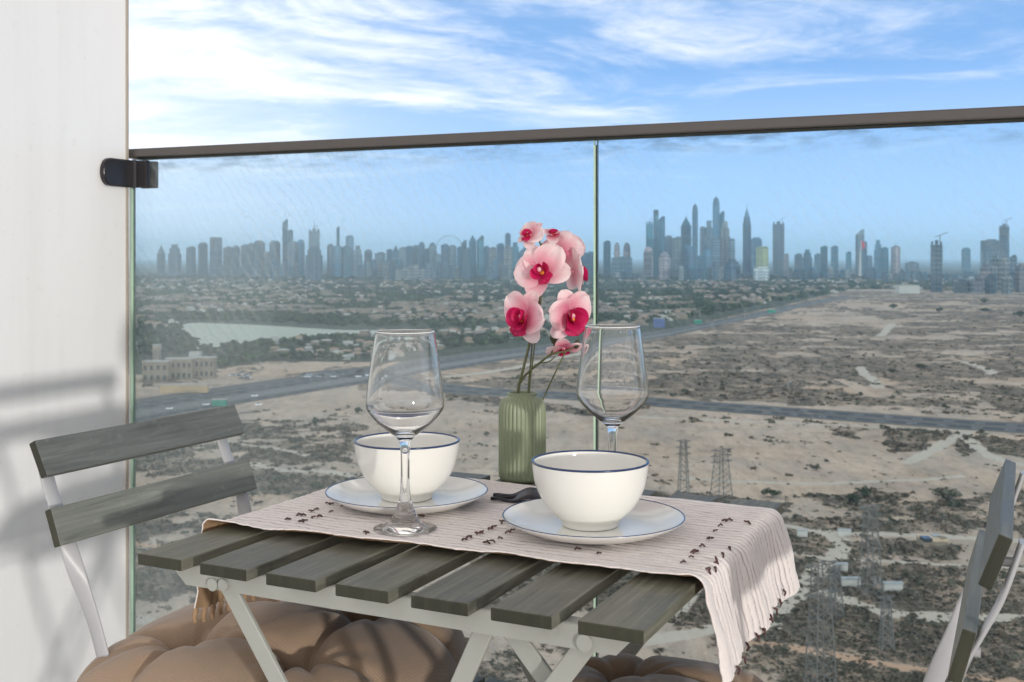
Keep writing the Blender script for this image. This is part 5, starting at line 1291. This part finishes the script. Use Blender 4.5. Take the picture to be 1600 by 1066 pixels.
# flag pole
d = FPX * HG / (436 - HY); fp = empty('flag_pole', ((1343.5 - CX) / FPX * d, d, GZ), 0, 'tall white tapered flag pole flying a red flag', 'flag pole')
hp = HG - (376 - HY) / FPX * d; bm = bmesh.new(); tube(bm, [(0, 0, 0), (2, 0, hp * .5), (6, 0, hp)], [9, 5, 1.5], 10); bm_obj('pole', bm, MAT['plaster'][1], fp)
bm = bmesh.new(); V_ = [bm.verts.new(p) for p in ((6, -4, hp), (16, -9, hp - 16), (12, -3, hp - 44), (22, -8, hp - 36), (22, -10, hp - 12))]; bm.faces.new((V_[0], V_[2], V_[3], V_[1])); bm.faces.new((V_[0], V_[1], V_[4])); bm.faces.new((V_[1], V_[3], V_[4]))
o = bm_obj('flag', bm, simple('red_flag', (.55, .02, .03), .8, .1, 1), fp); m_ = o.modifiers.new('t', 'SOLIDIFY'); m_.thickness = .5

# ------------------------------------------------------------------ single buildings and posts in the middle distance
def block(px0, px1, top, base, name, label, mat, cat='building', deep=.6, roofm=None, windows=0, rows=1, h=None, rz=0):
    d = FPX * HG / (base - HY); w = (px1 - px0) / FPX * d; H = (base - top) / FPX * d if h is None else h; xc = ((px0 + px1) / 2 - CX) / FPX * d
    r_ = empty(name, (xc, d + w * deep / 2, GZ - .5 + float(gh(xc, d)) * .5), rz, label, cat)
    H += .5
    bm = bmesh.new(); box(bm, (w, w * deep, H), T(0, 0, H / 2)); bm_obj('wall', bm, mat, r_)
    bm = bmesh.new(); prism(bm, w * 1.04, w * deep * 1.06, H - .1, H + .6); bm_obj('roof', bm, roofm or MAT['tile'][1], r_)
    for j in range(rows):
        for i in range(windows):
            bm = bmesh.new(); ww = w / windows * .42; x = -w / 2 + (i + .5) * w / windows; z = H * (j + .55) / (rows + .15)
            box(bm, (ww, .3, H / rows * .42), T(x, -w * deep / 2 - .02, z)); bm_obj('window', bm, MAT['dark_window'], r_)
    return r_
block(222, 262, 566, 598, 'courtyard_building', 'tan long building wing next to the pane edge by the wall', MAT['plaster'][2], windows=4, rows=2, deep=.45)
block(258, 300, 562, 595, 'courtyard_building', 'tan long building wing with two window rows beyond the wall chair', MAT['plaster'][2], windows=5, rows=2, deep=.4)
block(296, 334, 560, 592, 'courtyard_building', 'tan long building wing beside the dark roadside trees', MAT['plaster'][2], windows=5, rows=2, deep=.5)
block(238, 249, 540, 566, 'minaret_tower', 'thin pale tower above the tan building wings', MAT['plaster'][0], 'tower', deep=1)
block(250, 324, 602, 614, 'boundary_wall', 'low ochre wall in front of the tan building wings', simple('ochre_wall', (.42, .30, .17), .9, .15, .2), 'wall', deep=.12)
block(295, 312, 551, 561, 'small_mosque', 'small pale domed building on the lake shore', MAT['plaster'][1], deep=.8)
block(1405, 1437, 446, 459, 'warehouse', 'white rectangular warehouse at the far edge of the plain', MAT['plaster'][1], deep=.6)
block(1022, 1039, 498, 512, 'blue_billboard_building', 'small blue-violet block beside the highway trees', simple('violet_blue_panel', (.05, .08, .22), .6, .1, .3), deep=.5)
MAT['green_net'] = simple('green_hoarding', (.01, .20, .13), .7, .2, .3)
block(331, 353, 625, 635, 'green_hoarding', 'green netted hoarding beside the highway above the wall chair', MAT['green_net'], 'hoarding', deep=.3)
block(1085, 1097, 500, 506, 'green_hoarding', 'small green hoarding beside the far highway behind the wine glass', MAT['green_net'], 'hoarding', deep=.3)
block(1200, 1212, 484, 489, 'green_hoarding', 'tiny green hoarding where the highway fades away', MAT['green_net'], 'hoarding', deep=.3)
wm = MAT['plaster'][1]; rm_ = simple('white_sheet_roof', (.31, .32, .315), .6, .1, .5)
for (a, b, t_, bs, lb) in ((1306, 1325, 880, 890, 'small white site cabin, uppermost of the cluster'), (1316, 1345, 903, 914, 'white site cabin in the middle of the cluster'), (1382, 1411, 912, 922, 'white site cabin standing alone on the scrub side'), (1310, 1330, 830, 838, 'pale site cabin beside the curved sandy track'), (1246, 1262, 832, 838, 'low pale cabin above the dark scrub island')):
    block(a, b, t_, bs, 'site_cabin', lb, wm, 'cabin', deep=.28, roofm=rm_, h=1.9)
r_ = block(1443, 1482, 828, 858, 'walled_compound', 'small compound with white walls and mixed flat roofs', MAT['plaster'][2], deep=.75, roofm=simple('tan_roof', (.48, .36, .24), .8, .2, .5), h=2.5)
for (x, y, sx, sy, mm) in ((-3, -2, 3, 4, MAT['dark_window']), (1.6, 1.5, 2.5, 3, rm_), (3, -1.5, 2, 3, MAT['plaster'][2])):
    bm = bmesh.new(); prism(bm, sx, sy, 2.9, 4.1, off=(x, y)); bm_obj('roof_shed', bm, mm, r_)
for k in range(2):
    block(1366 + k * 8, 1369 + k * 8, 904, 912, 'water_tank', 'small pale tank beside the lone white cabin' if k else 'small pale tank beside the middle white cabin', rm_, 'tank', deep=1)
# parked cars in the lots beside the highway
CARC = [simple('car_white', (.7, .7, .7), .3, .05, 1), simple('car_grey', (.25, .26, .28), .3, .05, 1), simple('car_dark', (.05, .05, .06), .3, .05, 1)]
def car(px, py, k, rz):
    x, y = ground_at(px, py); r_ = empty('parked_car', (x, y, GZ + .12 + max(0, float(gh(x, y)))), rz, 'small car by the highway beyond the wall chair', 'car', 'cars beside the highway')
    bm = bmesh.new(); box(bm, (4.5, 1.8, .8), T(0, 0, .7), .15); bm_obj('body', bm, CARC[k], r_); bm = bmesh.new(); prism(bm, 2.5, 1.6, 1.08, 1.6, .75, .85); bm_obj('cabin', bm, MAT['dark_window'], r_)
for k in range(26): car(random.uniform(360, 400) if k < 10 else random.uniform(470, 525), random.uniform(586, 594) if k < 10 else random.uniform(586, 591), k % 3, random.uniform(-.3, .3))
for (px, py) in ((265, 640), (322, 634), (398, 620), (404, 634), (560, 590), (575, 588)): car(px, py, 0, .35)
# light poles along the highway
for px, py, hp, lb in ((1085, 497, 14, 'thin pale street lamp above the green hoarding behind the wine glass'), (1094, 497, 14, 'second thin lamp close beside another above the small green hoarding'), (1164, 497, 12, 'thin street lamp by the highway below the middle towers'), (1146, 545, 9, 'white post alone in the scrub beyond the highway'), (1232, 606, 9, 'short leaning-looking white post on the brown plain'), (1001, 505, 12, 'thin street lamp just past the glass joint'), (318, 612, 14, 'pale lamp beside the ochre wall beyond the wall chair')):
    x, y = ground_at(px, py); h = hp / FPX * y
    r_ = empty('street_lamp', (x, y, GZ), 0, lb, 'street lamp', 'street lamps along the highway'); bm = bmesh.new(); tube(bm, [(0, 0, 0), (0, 0, h)], [.35, .2], 6); bm_obj('pole', bm, rm_, r_); bm = bmesh.new(); box(bm, (3, .5, .3), T(1.2, 0, h)); bm_obj('lamp_head', bm, rm_, r_)
# pylons
MAT['lattice'] = simple('galvanised_lattice', (.12, .115, .105), .6, .2, 1)
def pylon(px, base, top, wpx, label, rz, heads=1, thick=.16):
    d = FPX * HG / (base - HY); x = (px - CX) / FPX * d; H = (base - top) / FPX * d; w = wpx / FPX * d
    r_ = empty('lattice_pylon', (x, d, GZ + float(gh(x, d)) - .3), rz, label, 'pylon', 'electricity pylons')
    def wd(z): t = z / H; return w / 2 * (1 - .55 * t if t < .7 else .615 - .45 * (t - .7))
    for sx in (-1, 1):
        for sy in (-1, 1):
            bm = bmesh.new(); zs = [0, H * .7, H]; tube(bm, [(sx * wd(z), sy * wd(z) * .8, z) for z in zs], thick, 4); bm_obj('leg', bm, MAT['lattice'], r_)
    bm = bmesh.new(); n = max(8, int(H / 2.2)); zs = [H * k / n for k in range(n + 1)]
    for z0, z1 in zip(zs, zs[1:]):
        a, b = wd(z0), wd(z1)
        for (u0, v0, u1, v1) in ((-1, -1, 1, -1), (1, -1, -1, -1), (-1, 1, 1, 1), (1, 1, -1, 1), (-1, -1, -1, 1), (-1, 1, -1, -1), (1, -1, 1, 1), (1, 1, 1, -1)):
            tube(bm, [(u0 * a, v0 * a * .8, z0), (u1 * b, v1 * b * .8, z1)], thick * .55, 3, False)
    bm_obj('bracing', bm, MAT['lattice'], r_)['kind'] = 'stuff'
    for z in [H * q for q in ((.78, .88, .98)[:heads * 3])]:
        bm = bmesh.new(); L_ = w * .75
        for s in (-1, 1):
            for sy in (-1, 1): tube(bm, [(0, sy * wd(z) * .7, z - H * .015), (s * L_, 0, z + H * .01)], thick * .6, 3, False); tube(bm, [(0, sy * wd(z) * .7, z + H * .03), (s * L_, 0, z + H * .01)], thick * .6, 3, False)
        bm_obj('cross_arm', bm, MAT['lattice'], r_)['kind'] = 'stuff'
pylon(1068, 790, 690, 17, 'thin lattice pylon behind the front bowl', .2)
pylon(1127, 792, 702, 30, 'stout lattice pylon behind the bare table slats', .5)
pylon(1360, 925, 785, 30, 'tall lattice pylon between the cloth and the chair away from the wall', .3)
pylon(1282, 1105, 875, 42, 'biggest lattice pylon rising beside the hanging cloth', .4)
pylon(1305, 960, 880, 22, 'lattice pylon half hidden behind the biggest one', .7)
pylon(1385, 1010, 925, 20, 'short lattice mast near the orange track', .1)
